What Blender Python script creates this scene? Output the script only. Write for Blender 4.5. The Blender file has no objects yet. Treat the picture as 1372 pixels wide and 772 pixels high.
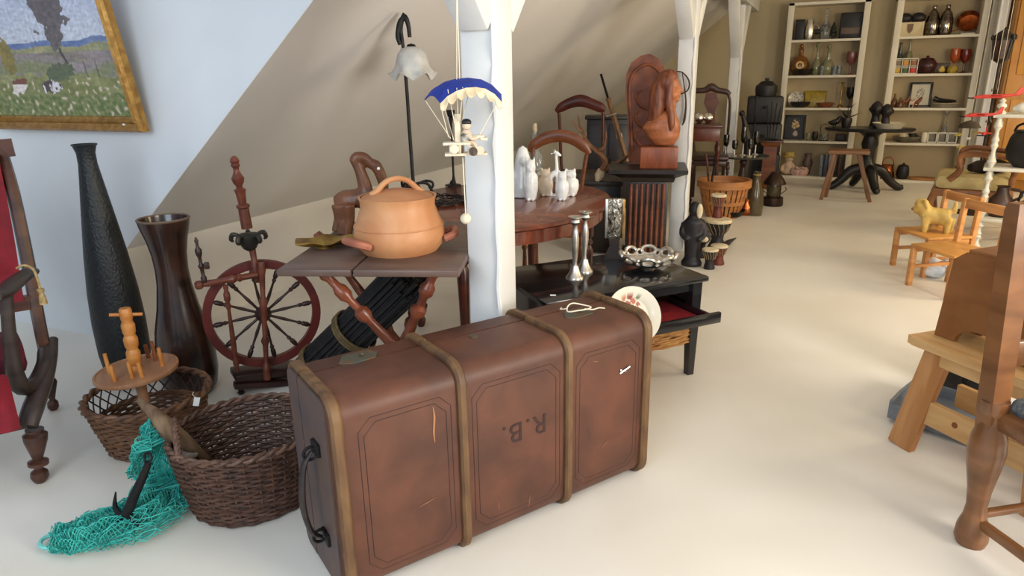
import bpy, bmesh, math, random
from math import sin, cos, pi, radians as R, sqrt, atan2, hypot
from mathutils import Vector as V, Matrix as MX
from mathutils import noise as NZ
random.seed(7)
SC = bpy.context.scene
COL = SC.collection
# ------------------------------------------------------------------ camera
FPX = 915.8; CX, CY = 686.0, 386.0
HC = 1.26; TH = R(17.2); RO = R(-1.02); YAW = R(24.03)
_fw = V((0, cos(TH), -sin(TH))); _up = V((0, sin(TH), cos(TH))); _rt = V((1, 0, 0))
_Rz = MX.Rotation(YAW, 3, 'Z')
CR = _Rz @ (_rt*cos(RO) + _up*sin(RO)); CU = _Rz @ (_up*cos(RO) - _rt*sin(RO)); CF = _Rz @ _fw
CO = V((0, 0, HC))
cd = bpy.data.cameras.new('camera'); cam = bpy.data.objects.new('camera', cd); COL.objects.link(cam)
m = MX((CR, CU, -CF)).transposed().to_4x4(); m.translation = CO
cam.matrix_world = m
cd.sensor_width = 36; cd.sensor_fit = 'HORIZONTAL'; cd.lens = FPX/1372*36; cd.clip_start = .02
SC.camera = cam
# ------------------------------------------------------------------ measuring helpers (photo survey -> room coordinates)
def ray(x, y): return CF*FPX + CR*(x-CX) - CU*(y-CY)
def G(x, y, z=0.0):
    d = ray(x, y); return CO + d*((z-HC)/d.z)
def onY(x, y, Y):
    d = ray(x, y); return CO + d*(Y/d.y)
def onX(x, y, X):
    d = ray(x, y); return CO + d*(X/d.x)
class Fr:
    """a stand point in the room with local axes: x to the right, y away from the viewer, z up"""
    def __init__(s, px=None, py=None, z=0.0, P=None, rz=None):
        s.P = G(px, py, z) if P is None else V(P)
        s.rz = atan2(-s.P.x, s.P.y) if rz is None else rz
        s.w = (s.P-CO).dot(CF); s.S = FPX/s.w
        s.ax = V((cos(s.rz), sin(s.rz), 0)); s.ay = V((-sin(s.rz), cos(s.rz), 0))
    def q(s, px, py, dy=0.0):
        d = ray(px, py); o = s.P + s.ay*dy
        t = (o-CO).dot(s.ay)/d.dot(s.ay)
        h = CO + d*t - s.P
        return V((h.dot(s.ax), dy, h.z))
    def prof(s, rows):
        """rows of (pixel row, half width in pixels) -> lathe profile (radius, height)"""
        out = []
        for py, hw in rows:
            # find z with that image row on the axis
            lo, hi = -1.0, 3.0
            for _ in range(40):
                mid = (lo+hi)/2; d = s.P+V((0, 0, mid))-CO
                yy = CY - FPX*d.dot(CU)/d.dot(CF)
                if yy > py: lo = mid
                else: hi = mid
            z = (lo+hi)/2; w = (s.P+V((0, 0, z))-CO).dot(CF)
            out.append((hw*w/FPX, z))
        return out
# ------------------------------------------------------------------ materials
def lin(c):
    def f(u):
        u /= 255.0
        return u/12.92 if u <= .04045 else ((u+.055)/1.055)**2.4
    return (f(c[0]), f(c[1]), f(c[2]), 1)
MATS = {}
def mat(name, c, c2=None, rough=.5, metal=0.0, scale=(8, 8, 8), detail=3, bump=0.0, bscale=None, kind='noise', spec=.5, trans=0.0, ior=1.45, dist=0.4, coat=0.0, emit=0, alpha=1, lo=.35, hi=.65):
    if name in MATS: return MATS[name]
    M = bpy.data.materials.new(name); M.use_nodes = True
    N = M.node_tree.nodes; L = M.node_tree.links; b = N['Principled BSDF']
    b.inputs['Roughness'].default_value = rough; b.inputs['Metallic'].default_value = metal
    b.inputs['Specular IOR Level'].default_value = spec
    b.inputs['Transmission Weight'].default_value = trans; b.inputs['IOR'].default_value = ior
    b.inputs['Coat Weight'].default_value = coat; b.inputs['Alpha'].default_value = alpha
    col = lin(c); b.inputs['Base Color'].default_value = col
    if c2 is not None or bump:
        tc = N.new('ShaderNodeTexCoord'); mp = N.new('ShaderNodeMapping'); mp.inputs['Scale'].default_value = scale
        L.new(tc.outputs['Object'], mp.inputs['Vector'])
        if kind == 'wave':
            t = N.new('ShaderNodeTexWave'); t.inputs['Scale'].default_value = 1; t.inputs['Distortion'].default_value = dist*10
            t.inputs['Detail'].default_value = detail; fac = t.outputs['Fac']
        elif kind == 'brick':
            t = N.new('ShaderNodeTexVoronoi'); t.inputs['Scale'].default_value = 1; fac = t.outputs['Distance']
        else:
            t = N.new('ShaderNodeTexNoise'); t.inputs['Scale'].default_value = 1; t.inputs['Detail'].default_value = detail
            t.inputs['Distortion'].default_value = dist; fac = t.outputs['Fac']
        L.new(mp.outputs['Vector'], t.inputs['Vector'])
        if c2 is not None:
            r = N.new('ShaderNodeValToRGB'); r.color_ramp.elements[0].color = col; r.color_ramp.elements[1].color = lin(c2)
            r.color_ramp.elements[0].position = lo; r.color_ramp.elements[1].position = hi
            L.new(fac, r.inputs['Fac']); L.new(r.outputs['Color'], b.inputs['Base Color'])
        if bump:
            bp = N.new('ShaderNodeBump'); bp.inputs['Strength'].default_value = bump; bp.inputs['Distance'].default_value = .01
            L.new(fac, bp.inputs['Height']); L.new(bp.outputs['Normal'], b.inputs['Normal'])
    if emit:
        b.inputs['Emission Color'].default_value = col; b.inputs['Emission Strength'].default_value = emit
    MATS[name] = M; return M
def cmat(name, rough=.6):
    """colour taken from the mesh's own painted point colours"""
    if name in MATS: return MATS[name]
    M = bpy.data.materials.new(name); M.use_nodes = True
    N = M.node_tree.nodes; L = M.node_tree.links; b = N['Principled BSDF']; b.inputs['Roughness'].default_value = rough
    a = N.new('ShaderNodeVertexColor'); a.layer_name = 'paint'
    L.new(a.outputs['Color'], b.inputs['Base Color']); MATS[name] = M; return M
# ------------------------------------------------------------------ mesh builder
def catmull(pts, k=6, closed=False):
    P = [V(p) for p in pts]; n = len(P); out = []
    if n < 3: return P
    rng = n if closed else n-1
    for i in range(rng):
        p1, p2 = P[i % n], P[(i+1) % n]
        p0 = P[(i-1) % n] if (closed or i > 0) else p1*2-p2
        p3 = P[(i+2) % n] if (closed or i+2 < n) else p2*2-p1
        for j in range(k):
            t = j/k
            out.append(.5*((2*p1)+(p2-p0)*t+(2*p0-5*p1+4*p2-p3)*t*t+(3*p1-p0-3*p2+p3)*t**3))
    if not closed: out.append(P[-1])
    return out
def basis(d):
    d = d.normalized(); a = V((0, 0, 1)) if abs(d.z) < .9 else V((1, 0, 0))
    x = a.cross(d).normalized(); return x, d.cross(x)
class B:
    def __init__(s): s.v = []; s.f = []; s.M = MX()
    def at(s, loc=(0, 0, 0), rz=0, rx=0, ry=0, sc=1):
        s.M = MX.Translation(V(loc)) @ MX.Rotation(rz, 4, 'Z') @ MX.Rotation(ry, 4, 'Y') @ MX.Rotation(rx, 4, 'X') @ MX.Scale(sc, 4); return s
    def add(s, vs, fs):
        o = len(s.v); s.v += [s.M @ V(p) for p in vs]; s.f += [[o+i for i in f] for f in fs]; return s
    def box(s, c, d, bev=0.0, rz=0, rx=0, ry=0):
        hx, hy, hz = d[0]/2, d[1]/2, d[2]/2
        m = MX.Translation(V(c)) @ MX.Rotation(rz, 4, 'Z') @ MX.Rotation(ry, 4, 'Y') @ MX.Rotation(rx, 4, 'X')
        if bev <= 0:
            vs = [V((x, y, z)) for x in (-hx, hx) for y in (-hy, hy) for z in (-hz, hz)]
            return s.add([m @ p for p in vs], [[0, 1, 3, 2], [4, 6, 7, 5], [0, 4, 5, 1], [2, 3, 7, 6], [0, 2, 6, 4], [1, 5, 7, 3]])
        bm = bmesh.new(); bmesh.ops.create_cube(bm, size=1)
        for v in bm.verts: v.co = V((v.co.x*d[0], v.co.y*d[1], v.co.z*d[2]))
        bmesh.ops.bevel(bm, geom=bm.edges[:], offset=min(bev, min(d)*.45), segments=2, affect='EDGES', profile=.5)
        bm.verts.index_update()
        s.add([m @ v.co for v in bm.verts], [[v.index for v in f.verts] for f in bm.faces]); bm.free(); return s
    def beam(s, p0, p1, w, h, up=(0, 0, 1), bev=0.0):
        """rectangular bar between two points, w sideways, h along up"""
        p0, p1 = V(p0), V(p1); d = (p1-p0); L_ = d.length; d.normalize(); x = d.cross(V(up))
        if x.length < 1e-4: x = d.cross(V((1, 0, 0)))
        x.normalize(); u = x.cross(d); c = (p0+p1)/2
        m = MX((d, x, u)).transposed().to_4x4(); m.translation = c
        t = B().box((0, 0, 0), (L_, w, h), bev); return s.add([m @ p for p in t.v], t.f)
    def rings(s, rs, cap=True, closed=False):
        n = len(rs[0]); vs = [p for r in rs for p in r]; fs = []; k = len(rs)
        for i in range(k if closed else k-1):
            a, b = i*n, ((i+1) % k)*n
            for j in range(n): fs.append([a+j, a+(j+1) % n, b+(j+1) % n, b+j])
        if cap and not closed: fs.append(list(range(n))[::-1]); fs.append([(k-1)*n+j for j in range(n)])
        return s.add(vs, fs)
    def tube(s, pts, r, n=8, k=0, closed=False, cap=True, flat=1.0):
        if k: 
            m_ = len(pts); P = catmull(pts, k, closed)
            if not isinstance(r, (int, float)):
                rr = []
                for i in range(len(P)):
                    u = i/k; a = int(u) % m_; b2 = min(a+1, m_-1) if not closed else (a+1) % m_; rr.append(r[a]+(r[b2]-r[a])*(u-int(u)))
                r = rr
        else: P = [V(p) for p in pts]
        if isinstance(r, (int, float)): r = [r]*len(P)
        N_ = len(P); rs = []; x = None
        for i, p in enumerate(P):
            if closed: d = P[(i+1) % N_]-P[(i-1) % N_]
            else: d = P[min(i+1, N_-1)]-P[max(i-1, 0)]
            if d.length < 1e-9: d = V((0, 0, 1))
            d.normalize()
            if x is None: x, y = basis(d)
            else:
                x = x-d*x.dot(d)
                if x.length < 1e-6: x, y = basis(d)
                x.normalize(); y = d.cross(x)
            rs.append([p+(x*cos(2*pi*j/n)+y*sin(2*pi*j/n)*flat)*r[i] for j in range(n)])
        return s.rings(rs, cap, closed)
    def cyl(s, p0, p1, r0, r1=None, n=16): return s.tube([p0, p1], [r0, r0 if r1 is None else r1], n)
    def lathe(s, prof, c=(0, 0, 0), n=28, p1=None, cap=True, sx=1, sy=1):
        """prof of (radius, height) about z at c, or about the axis c->p1 with heights as fractions"""
        rs = []
        if p1 is None:
            for r, z in prof: rs.append([V((c[0]+r*sx*cos(2*pi*j/n), c[1]+r*sy*sin(2*pi*j/n), c[2]+z)) for j in range(n)])
        else:
            a, b = V(c), V(p1); d = b-a; x, y = basis(d)
            for r, t in prof: rs.append([a+d*t+(x*cos(2*pi*j/n)+y*sin(2*pi*j/n))*r for j in range(n)])
        return s.rings(rs, cap)
    def ell(s, c, r, rz=0, rx=0, ry=0, nu=18, nv=10):
        if isinstance(r, (int, float)): r = (r, r, r)
        m = MX.Translation(V(c)) @ MX.Rotation(rz, 4, 'Z') @ MX.Rotation(ry, 4, 'Y') @ MX.Rotation(rx, 4, 'X')
        vs = [m @ V((0, 0, -r[2]))]; fs = []
        for i in range(1, nv):
            a = -pi/2+pi*i/nv
            for j in range(nu): vs.append(m @ V((r[0]*cos(a)*cos(2*pi*j/nu), r[1]*cos(a)*sin(2*pi*j/nu), r[2]*sin(a))))
        vs.append(m @ V((0, 0, r[2]))); t = len(vs)-1
        for j in range(nu): fs.append([0, 1+(j+1) % nu, 1+j]); fs.append([t, t-nu+j, t-nu+(j+1) % nu])
        for i in range(nv-2):
            for j in range(nu):
                a = 1+i*nu; fs.append([a+j, a+(j+1) % nu, a+nu+(j+1) % nu, a+nu+j])
        return s.add(vs, fs)
    def prism(s, poly, y0, y1, plane='xz'):
        """extrude a 2D outline; plane xz -> depth along y, xy -> along z, yz -> along x"""
        def mk(p, t):
            return {'xz': (p[0], t, p[1]), 'xy': (p[0], p[1], t), 'yz': (t, p[0], p[1])}[plane]
        n = len(poly)
        return s.rings([[V(mk(p, y0)) for p in poly], [V(mk(p, y1)) for p in poly]])
    def sheet(s, fn, nu, nv):
        vs = [V(fn(i/nu, j/nv)) for i in range(nu+1) for j in range(nv+1)]
        fs = [[i*(nv+1)+j, (i+1)*(nv+1)+j, (i+1)*(nv+1)+j+1, i*(nv+1)+j+1] for i in range(nu) for j in range(nv)]
        return s.add(vs, fs)
    def torus(s, c, r, t, n=32, k=8, m=None, sx=1, sy=1):
        P = [V((r*sx*cos(2*pi*i/n), r*sy*sin(2*pi*i/n), 0)) for i in range(n)]
        if m is not None: P = [m @ p for p in P]
        return s.tube([V(c)+p for p in P], t, k, closed=True)
def put(o, parent=None, loc=None, rz=0):
    COL.objects.link(o)
    if parent is not None: o.parent = parent
    if loc is not None: o.location = loc
    if rz: o.rotation_euler = (0, 0, rz)
    return o
def obj(name, b, mt, parent=None, label=None, loc=None, rz=0, remesh=0, smooth=0, ang=40, wire=0, sub=0, thick=0, paint=None):
    me = bpy.data.meshes.new(name); me.from_pydata([tuple(p) for p in b.v], [], b.f)
    bm = bmesh.new(); bm.from_mesh(me); bmesh.ops.recalc_face_normals(bm, faces=bm.faces[:]); bm.to_mesh(me); bm.free()
    o = bpy.data.objects.new(name, me)
    if remesh or smooth or wire or sub or thick:
        COL.objects.link(o)
        if remesh:
            q = o.modifiers.new('r', 'REMESH'); q.mode = 'VOXEL'; q.voxel_size = remesh
        if thick:
            q = o.modifiers.new('t', 'SOLIDIFY'); q.thickness = thick; q.offset = 0
        if sub:
            q = o.modifiers.new('s', 'SUBSURF'); q.levels = sub; q.render_levels = sub
        if smooth:
            q = o.modifiers.new('m', 'SMOOTH'); q.iterations = smooth; q.factor = .5
        if wire:
            q = o.modifiers.new('w', 'WIREFRAME'); q.thickness = wire; q.use_even_offset = False
        dg = bpy.context.evaluated_depsgraph_get()
        me2 = bpy.data.meshes.new_from_object(o.evaluated_get(dg)); COL.objects.unlink(o); o.modifiers.clear()
        o.data = me2; bpy.data.meshes.remove(me); me = me2; me.name = name
    me.materials.clear(); me.materials.append(mt)
    me.shade_smooth()
    if not remesh: me.set_sharp_from_angle(angle=R(ang))
    if paint is not None:
        at = me.color_attributes.new('paint', 'FLOAT_COLOR', 'POINT')
        for i, vv in enumerate(me.vertices): at.data[i].color = paint(vv.co)
    put(o, parent, loc, rz)
    if label: o['label'] = label
    return o
def tag(o, label, cat, group=None, kind=None):
    o['label'] = label; o['category'] = cat
    if group: o['group'] = group
    if kind: o['kind'] = kind
    return o
def thing(name, label, cat, loc=(0, 0, 0), rz=0, group=None):
    o = bpy.data.objects.new(name, None); o.empty_display_size = .05; put(o, None, loc, rz)
    return tag(o, label, cat, group)
def fthing(name, label, cat, F, group=None): return thing(name, label, cat, F.P, F.rz, group)
def one(name, b, mt, F, label, cat, group=None, **k):
    """a thing that is a single mesh standing at frame F"""
    o = obj(name, b, mt, None, None, F.P, F.rz, **k); return tag(o, label, cat, group)
def struct(name, b, mt, parent=None, **k):
    o = obj(name, b, mt, parent, **k); o['kind'] = 'structure'; return o
def dup(root, loc, rz=None, label=None, scale=None):
    r = root.copy(); COL.objects.link(r); r.location = loc
    if rz is not None: r.rotation_euler = (0, 0, rz)
    if scale: r.scale = (scale,)*3
    if label: r['label'] = label
    for ch in list(root.children):
        c = ch.copy(); COL.objects.link(c); c.parent = r
        for g in list(ch.children):
            d = g.copy(); COL.objects.link(d); d.parent = c
    return r
def rrect(hx, hz, r, k=5):
    out = []
    for cx_, cz, a0 in ((hx-r, hz-r, 0), (-hx+r, hz-r, 90), (-hx+r, -hz+r, 180), (hx-r, -hz+r, 270)):
        for i in range(k+1):
            a = R(a0+90*i/k); out.append((cx_+r*cos(a), cz+r*sin(a)))
    return out
def turned(b, p0, p1, rmax, pat=None, n=14):
    """a lathe-turned bar from p0 to p1; pat rows of (fraction, relative radius)"""
    pat = pat or TURN
    return b.lathe([(rmax*r, t) for t, r in pat], p0, n, p1)
TURN = [(0, .55), (.03, .75), (.06, .6), (.09, .95), (.13, .95), (.16, .55), (.2, .7), (.3, .85), (.45, .75), (.6, .6), (.72, .5), (.76, .9), (.8, .55), (.84, 1), (.9, 1), (.94, .6), (.97, .8), (1, .7)]
# ------------------------------------------------------------------ materials used widely
WHITE = mat('white_paint', (226, 226, 224), (214, 213, 210), rough=.55, scale=(3, 3, 3), bump=.08)
WALLM = mat('wall_plaster', (226, 229, 232), (216, 219, 223), rough=.8, scale=(1.5, 1.5, 1.5), bump=.05)
SLOPEM = mat('slope_plaster', (228, 225, 222), (218, 214, 210), rough=.85, scale=(.7, .7, .7), bump=.05)
FLOORM = mat('floor_paint', (232, 227, 217), (222, 215, 202), rough=.38, scale=(1.2, 1.2, 1.2), bump=.03, spec=.4)
BOOKM = mat('bookcase_white', (216, 208, 190), (205, 196, 176), rough=.5, scale=(2, 2, 2))
XK, ZK, YE, YF = -2.999, .495, 2.17, 9.45
TS = math.tan(R(39.6))
def sx_of(z): return XK+(z-ZK)/TS
struct('floor', B().box((-.8, 3.7, -.03), (9.8, 12.4, .06)), FLOORM)
# dormer cheek with the painting: faces the viewer, its right edge follows the roof slope
poly = [(-5.2, 0), (XK-.004, 0), (XK-.004, ZK), (sx_of(2.5)-.006, 2.5), (-5.2, 2.5)]
struct('wall_dormer', B().prism(poly, YE, YE+.05), WALLM)
struct('wall_left', B().box((XK-.04, (YE+.001+YF)/2, ZK/2), (.08, YF-YE-.001, ZK)), mat('knee_wall', (224, 218, 208), (214, 207, 196), rough=.8, scale=(1, 1, 1)))
zt = 2.4; xt = sx_of(zt)
struct('ceiling_slope', B().prism([(XK-.08, ZK-.01), (XK, ZK-.0), (xt, zt), (xt-.02, zt+.06), (XK-.1, ZK+.04)], YE+.001, YF), SLOPEM)
struct('ceiling', B().box(((xt+3.2)/2, (YF-1.5)/2+.2, zt+.03), (3.2-xt, YF+1.9, .06)), SLOPEM)
struct('wall_far', B().box((.2, YF+.04, 1.2), (6.6, .08, 2.4)), mat('far_wall', (186, 170, 138), (176, 160, 126), rough=.85, scale=(1, 1, 1)))
struct('wall_right', B().box((3.2, 4.0, 1.2), (.08, 10.9, 2.4)), WALLM)
# posts carrying the purlin, each with a pair of braces
def pillar(x, y, z, zj, lab):
    t = bpy.data.objects.new('pillar', None); put(t, None, (x, y, 0)); t['kind'] = 'structure'; t['label'] = lab
    wx, wy = .112, .14
    b = B().box((0, 0, z/2), (wx, wy, z), .008)
    struct('post', b, WHITE, t)
    for s in (-1, 1):
        b = B().beam((0, s*wy*.35, zj), (0, s*(wy*.35+z-zj+.1), z+.1), .1, .12, up=(0, -s, 1), bev=.006)
        struct('brace', b, WHITE, t)
    # the wavy chamfer down the lit corner of the hewn post
    pts = [(wx/2-.004+.003*sin(i*1.7), -wy/2+.004+.003*cos(i*2.3), .03+i*(zj-.05)/24) for i in range(25)]
    struct('chamfer', B().tube(pts, [.008+.004*sin(i*1.3)**2 for i in range(25)], 8), WHITE, t)
    return t
pillar(-.955, 1.985, 1.98, 1.43, 'white post behind the trunk, parachute toy hanging in front')
pillar(-.885, 5.02, 1.98, 1.52, 'white post beside the carved female bust')
pillar(-.9, 8.0, 1.93, 1.45, 'white post nearest the bookcases at the room end')
struct('trim_1', B().box((-.9, 5.6, 2.07), (.14, 7.6, .22), .01), WHITE)
# ------------------------------------------------------------------ light
w = bpy.data.worlds.new('world'); SC.world = w; w.use_nodes = True
bg = w.node_tree.nodes['Background']; bg.inputs[0].default_value = (.78, .88, 1, 1); bg.inputs[1].default_value = .62
def area(loc, to, sx, sy, power, col):
    l = bpy.data.lights.new('window_light', 'AREA'); l.shape = 'RECTANGLE'; l.size = sx; l.size_y = sy; l.energy = power; l.color = col
    o = bpy.data.objects.new('window_light', l); COL.objects.link(o); o.location = loc
    o.rotation_euler = (V(to)-V(loc)).to_track_quat('-Z', 'Y').to_euler(); return o
area((2.7, .9, 1.25), (-1.7, 2.9, 1.45), 1.3, 1.2, 116, (1, .93, .82))
area((-.6, -1.6, 1.9), (-1.9, 2.2, .8), 2.0, 1.3, 72, (.76, .88, 1))
area((2.9, 4.6, 1.5), (-.8, 4.8, .3), 1.1, 1.0, 52, (1, .82, .54))
area((2.9, 7.6, 1.6), (0, 8.2, .5), .7, .8, 24, (1, .82, .5))
SC.view_settings.view_transform = 'Standard'; SC.view_settings.look = 'None'; SC.view_settings.exposure = 0
SC.cycles.max_bounces = 8; SC.cycles.diffuse_bounces = 4; SC.cycles.sample_clamp_indirect = 4
# ------------------------------------------------------------------ the big travelling trunk in the foreground
LEATH = mat('trunk_leather', (98, 58, 41), (74, 43, 31), rough=.5, scale=(7, 7, 7), detail=6, bump=.15)
LEATH2 = mat('trunk_lid_leather', (90, 53, 37), (70, 40, 28), rough=.5, scale=(7, 7, 7), detail=6, bump=.15)
BATTEN = mat('trunk_batten', (114, 84, 52), (84, 58, 37), rough=.55, scale=(30, 30, 8), detail=5, bump=.2)
ENDM = mat('trunk_end', (72, 64, 66), (92, 70, 60), rough=.6, scale=(9, 9, 9), detail=5, bump=.2)
BLK = mat('black_paint', (18, 17, 18), (26, 25, 26), rough=.35, scale=(20, 20, 20))
IRON = mat('black_iron', (24, 23, 24), (40, 38, 38), rough=.5, metal=.6, scale=(25, 25, 25), bump=.15)
VERD = mat('corroded_plate', (76, 88, 80), (106, 82, 58), rough=.6, metal=.4, scale=(40, 40, 40), bump=.2)
STEEL = mat('bright_steel', (200, 200, 196), (170, 170, 168), rough=.25, metal=1, scale=(30, 30, 30))
STRING = mat('pale_string', (226, 216, 192), rough=.8)
TRZ = R(57.7)
trunk = thing('travel_trunk', 'large brown leather travelling trunk with wooden battens standing in the foreground', 'trunk', (-.815, 1.623, 0), TRZ)
HX, HTK, Y0, Y1, YS = .512, .565, -.15, .15, .052
def halfsec(y0, y1, off=0, rf=.05, rb=.05, zb=.012):
    """section of one half (y,z); rounded only on its outer edges"""
    out = []
    y0 -= off if rf else -.0; y1 += off if rb else 0; z0 = zb-off; z1 = HTK-.012+off
    rf += off if rf else 0; rb += off if rb else 0
    def arc(cy, cz, r, a0): 
        if r <= 0: out.append((cy, cz)); return
        for i in range(7): a = R(a0+90*i/6); out.append((cy+r*cos(a), cz+r*sin(a)))
    arc(y1-rb, z1-rb, rb, 0); arc(y0+rf, z1-rf, rf, 90); arc(y0+rf, z0+rf, rf, 180); arc(y1-rb, z0+rb, rb, 270)
    return out
body = obj('body', B().prism(halfsec(Y0, YS-.003, 0, .05, 0), -HX, HX, 'yz'), LEATH, trunk)
lid = obj('lid', B().prism(halfsec(YS+.003, Y1, 0, 0, .035), -HX, HX, 'yz'), LEATH2, trunk)
obj('end_panel', B().prism(halfsec(Y0+.012, YS-.004, 0, .04, 0, .024), -HX-.006, -HX+.01, 'yz'), ENDM, body, 'dark scuffed end panel carrying the handle')
obj('end_panel', B().prism(halfsec(YS+.004, Y1-.01, 0, 0, .03, .022), -HX-.006, -HX+.01, 'yz'), ENDM, lid)
for x, wd in ((-HX+.016, .03), (-.163, .026), (.187, .026), (HX-.015, .03)):
    for y0, y1, rf, rb, par in ((Y0, YS-.006, .05, 0, body), (YS+.006, Y1, 0, .035, lid)):
        o_ = halfsec(y0, y1, .014, rf, rb); i_ = halfsec(y0, y1, -.002, rf, rb)
        n = len(o_)
        # the batten wraps three sides: build ring with rounded crown
        b = B(); rs = []
        for dx, of in ((-wd/2, -.002), (-wd/2, .008), (-wd*.3, .014), (wd*.3, .014), (wd/2, .008), (wd/2, -.002)):
            rs.append([V((x+dx, p[0], p[1])) for p in halfsec(y0, y1, of, rf, rb)])
        obj('batten', b.rings(rs, cap=False), BATTEN, par)
# double outline painted on each front panel, corners cut
def outline(x0, x1, z0, z1, cut, y):
    return [(x0+cut, y, z1), (x1-cut, y, z1), (x1, y, z1-cut), (x1, y, z0+cut), (x1-cut, y, z0), (x0+cut, y, z0), (x0, y, z0+cut), (x0, y, z1-cut)]
LINE = mat('trunk_line', (52, 30, 26), rough=.6)
for x0, x1 in ((-.445, -.195), (-.132, .158), (.218, .466)):
    b = B()
    for d in (0, .014): b.tube(outline(x0+d, x1-d, .06+d, .492-d, .032, Y0+.0005), .0016, 4, closed=True)
    obj('painted_border', b, LINE, body)
# initials, upside down as the trunk stands
cu = bpy.data.curves.new('initials', 'FONT'); cu.body = 'R.B.'; cu.size = .085; cu.extrude = .0006; cu.space_character = 1.15; cu.align_x = 'CENTER'
tmp = bpy.data.objects.new('initials', cu); COL.objects.link(tmp)
me = bpy.data.meshes.new_from_object(tmp.evaluated_get(bpy.context.evaluated_depsgraph_get())); bpy.data.objects.remove(tmp)
me.materials.clear(); me.materials.append(mat('stencil_black', (44, 26, 23), (58, 34, 28), rough=.7, scale=(60, 60, 60)))
o = bpy.data.objects.new('initials', me); put(o, body); o.matrix_local = MX.Translation((.035, Y0-.0008, .345)) @ MX.Rotation(pi, 4, 'Y') @ MX.Rotation(R(90), 4, 'X') @ MX.Rotation(0, 4, 'Z')
o['label'] = 'black initials R.B. upside down'
# end handle: strap of leather between two iron loops
hx = -HX-.008
h = obj('handle', B().tube([(hx-.012, -.06, .40), (hx-.035, -.062, .37), (hx-.048, -.065, .30), (hx-.048, -.065, .24), (hx-.035, -.062, .18), (hx-.012, -.06, .155)], [.007, .011, .013, .013, .011, .007], 8, k=5, flat=.6), mat('handle_leather', (30, 22, 22), (46, 34, 32), rough=.5, scale=(20, 20, 20)), body, 'dark leather carrying handle')
for z in (.405, .15):
    b = B().box((hx, -.06, z), (.014, .05, .035), .004).torus((hx-.016, -.06, z-.01*(1 if z > .3 else -1)), .017, .004, 16, 6, MX.Rotation(R(90), 3, 'X'))
    obj('handle_mount', b, IRON, h)
# worn locks on the top
for x, par in ((-.345, lid), (.345, body)):
    y = .075 if par is lid else .0
    b = B().prism([(x-.06, y-.015), (x-.03, y-.035), (x+.035, y-.03), (x+.055, y), (x+.04, y+.03), (x-.035, y+.028)], HTK-.016, HTK-.009, 'xy')
    b.cyl((x+.01, y, HTK-.006), (x+.01, y, HTK+.0), .007, n=10)
    obj('lock_plate', b, VERD, par, 'corroded green lock plate')
b = B().box((.40, Y0-.002, .4), (.03, .006, .007), .002, ry=.3).cyl((.385, Y0-.004, .395), (.42, Y0-.008, .41), .003, n=8)
obj('latch', b, STEEL, body, 'small bright metal latch')
b = B().tube([(-.245, Y0-.0006, .47), (-.243, Y0-.0006, .44), (-.247, Y0-.0006, .40), (-.245, Y0-.0006, .37)], [.001, .003, .0026, .0008], 6, k=3)
obj('scratch', b, mat('scratch', (168, 118, 82), rough=.7), body, 'pale scratch in the leather')
for x, z, dx, dz in ((-.06, .12, .004, -.03), (.05, .1, -.006, -.04), (-.3, .2, .05, .01), (.32, .16, .03, .02), (.28, .46, .02, -.006)):
    obj('scuff', B().tube([(x, Y0-.0006, z), (x+dx*.5, Y0-.001, z+dz*.5), (x+dx, Y0-.0006, z+dz)], [.0005, .0016, .0005], 6, k=3), mat('scuff', (136, 92, 66), rough=.7), body, 'pale scuff mark')
b = B().cyl((-.02, .02, HTK-.012), (-.02, .02, HTK-.008), .012, n=12)
obj('stud', b, VERD, body)
t = thing('tie_string', 'loop of pale string lying on the trunk lock', 'string', trunk.matrix_world @ V((0, 0, 0)), 0)
mw = MX.Translation(V((-.815, 1.623, 0))) @ MX.Rotation(TRZ, 4, 'Z')
t.location = mw @ V((.345, 0, HTK-.004)); t.rotation_euler = (0, 0, TRZ)
obj('loop', B().tube([(-.04, 0, .006), (-.025, .02, .014), (.0, .026, .018), (.03, .014, .01), (.045, -.008, .006), (.02, -.022, .008), (-.015, -.018, .009)], .0022, 6, k=6, closed=True), STRING, t)
obj('loose_end', B().tube([(.01, -.02, .01), (.03, -.035, .008), (.06, -.03, .006), (.075, -.04, .004)], .002, 6, k=5).tube([(-.035, .01, .012), (-.045, .03, .006), (-.03, .045, .004)], .002, 6, k=5), STRING, t)
# ------------------------------------------------------------------ painting, hanging tilted forward on the dormer wall
def clerp(a, b, t): t = max(0, min(1, t)); return tuple(a[i]+(b[i]-a[i])*t for i in range(3))
PB = onY(205, 175, YE-.02)       # lower right corner of the frame
PW, PH = 1.05, .78
pa = thing('landscape_painting', 'gilt framed landscape painting with tree and cows hanging on the wall', 'painting', (PB.x-PW/2, YE-.035, PB.z), 0)
pa.rotation_euler = (R(9), 0, 0)
FW_ = .065
b = B()
def fr_side(p0, p1, inn):
    # stepped moulding profile (distance from outer edge, projection)
    pr = [(0, 0), (0, .03), (.012, .042), (.022, .03), (.034, .026), (.044, .034), (.052, .02), (.062, .014), (.065, 0)]
    p0, p1, inn = V(p0), V(p1), V(inn); d = (p1-p0).normalized()
    return [[p0+inn*u+d*u+V((0, -h, 0)) for u, h in pr], [p1+inn*u-d*u+V((0, -h, 0)) for u, h in pr]]
c4 = [(-PW/2, 0, 0), (PW/2, 0, 0), (PW/2, 0, PH), (-PW/2, 0, PH)]
inn = [(0, 0, 1), (-1, 0, 0), (0, 0, -1), (1, 0, 0)]
GILT = mat('gilt', (176, 132, 66), (140, 98, 44), rough=.38, metal=.55, scale=(30, 30, 30), bump=.1)
for i in range(4):
    b = B().rings(fr_side(c4[i], c4[(i+1) % 4], inn[i]))
    obj('frame_side', b, GILT, pa)
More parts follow.
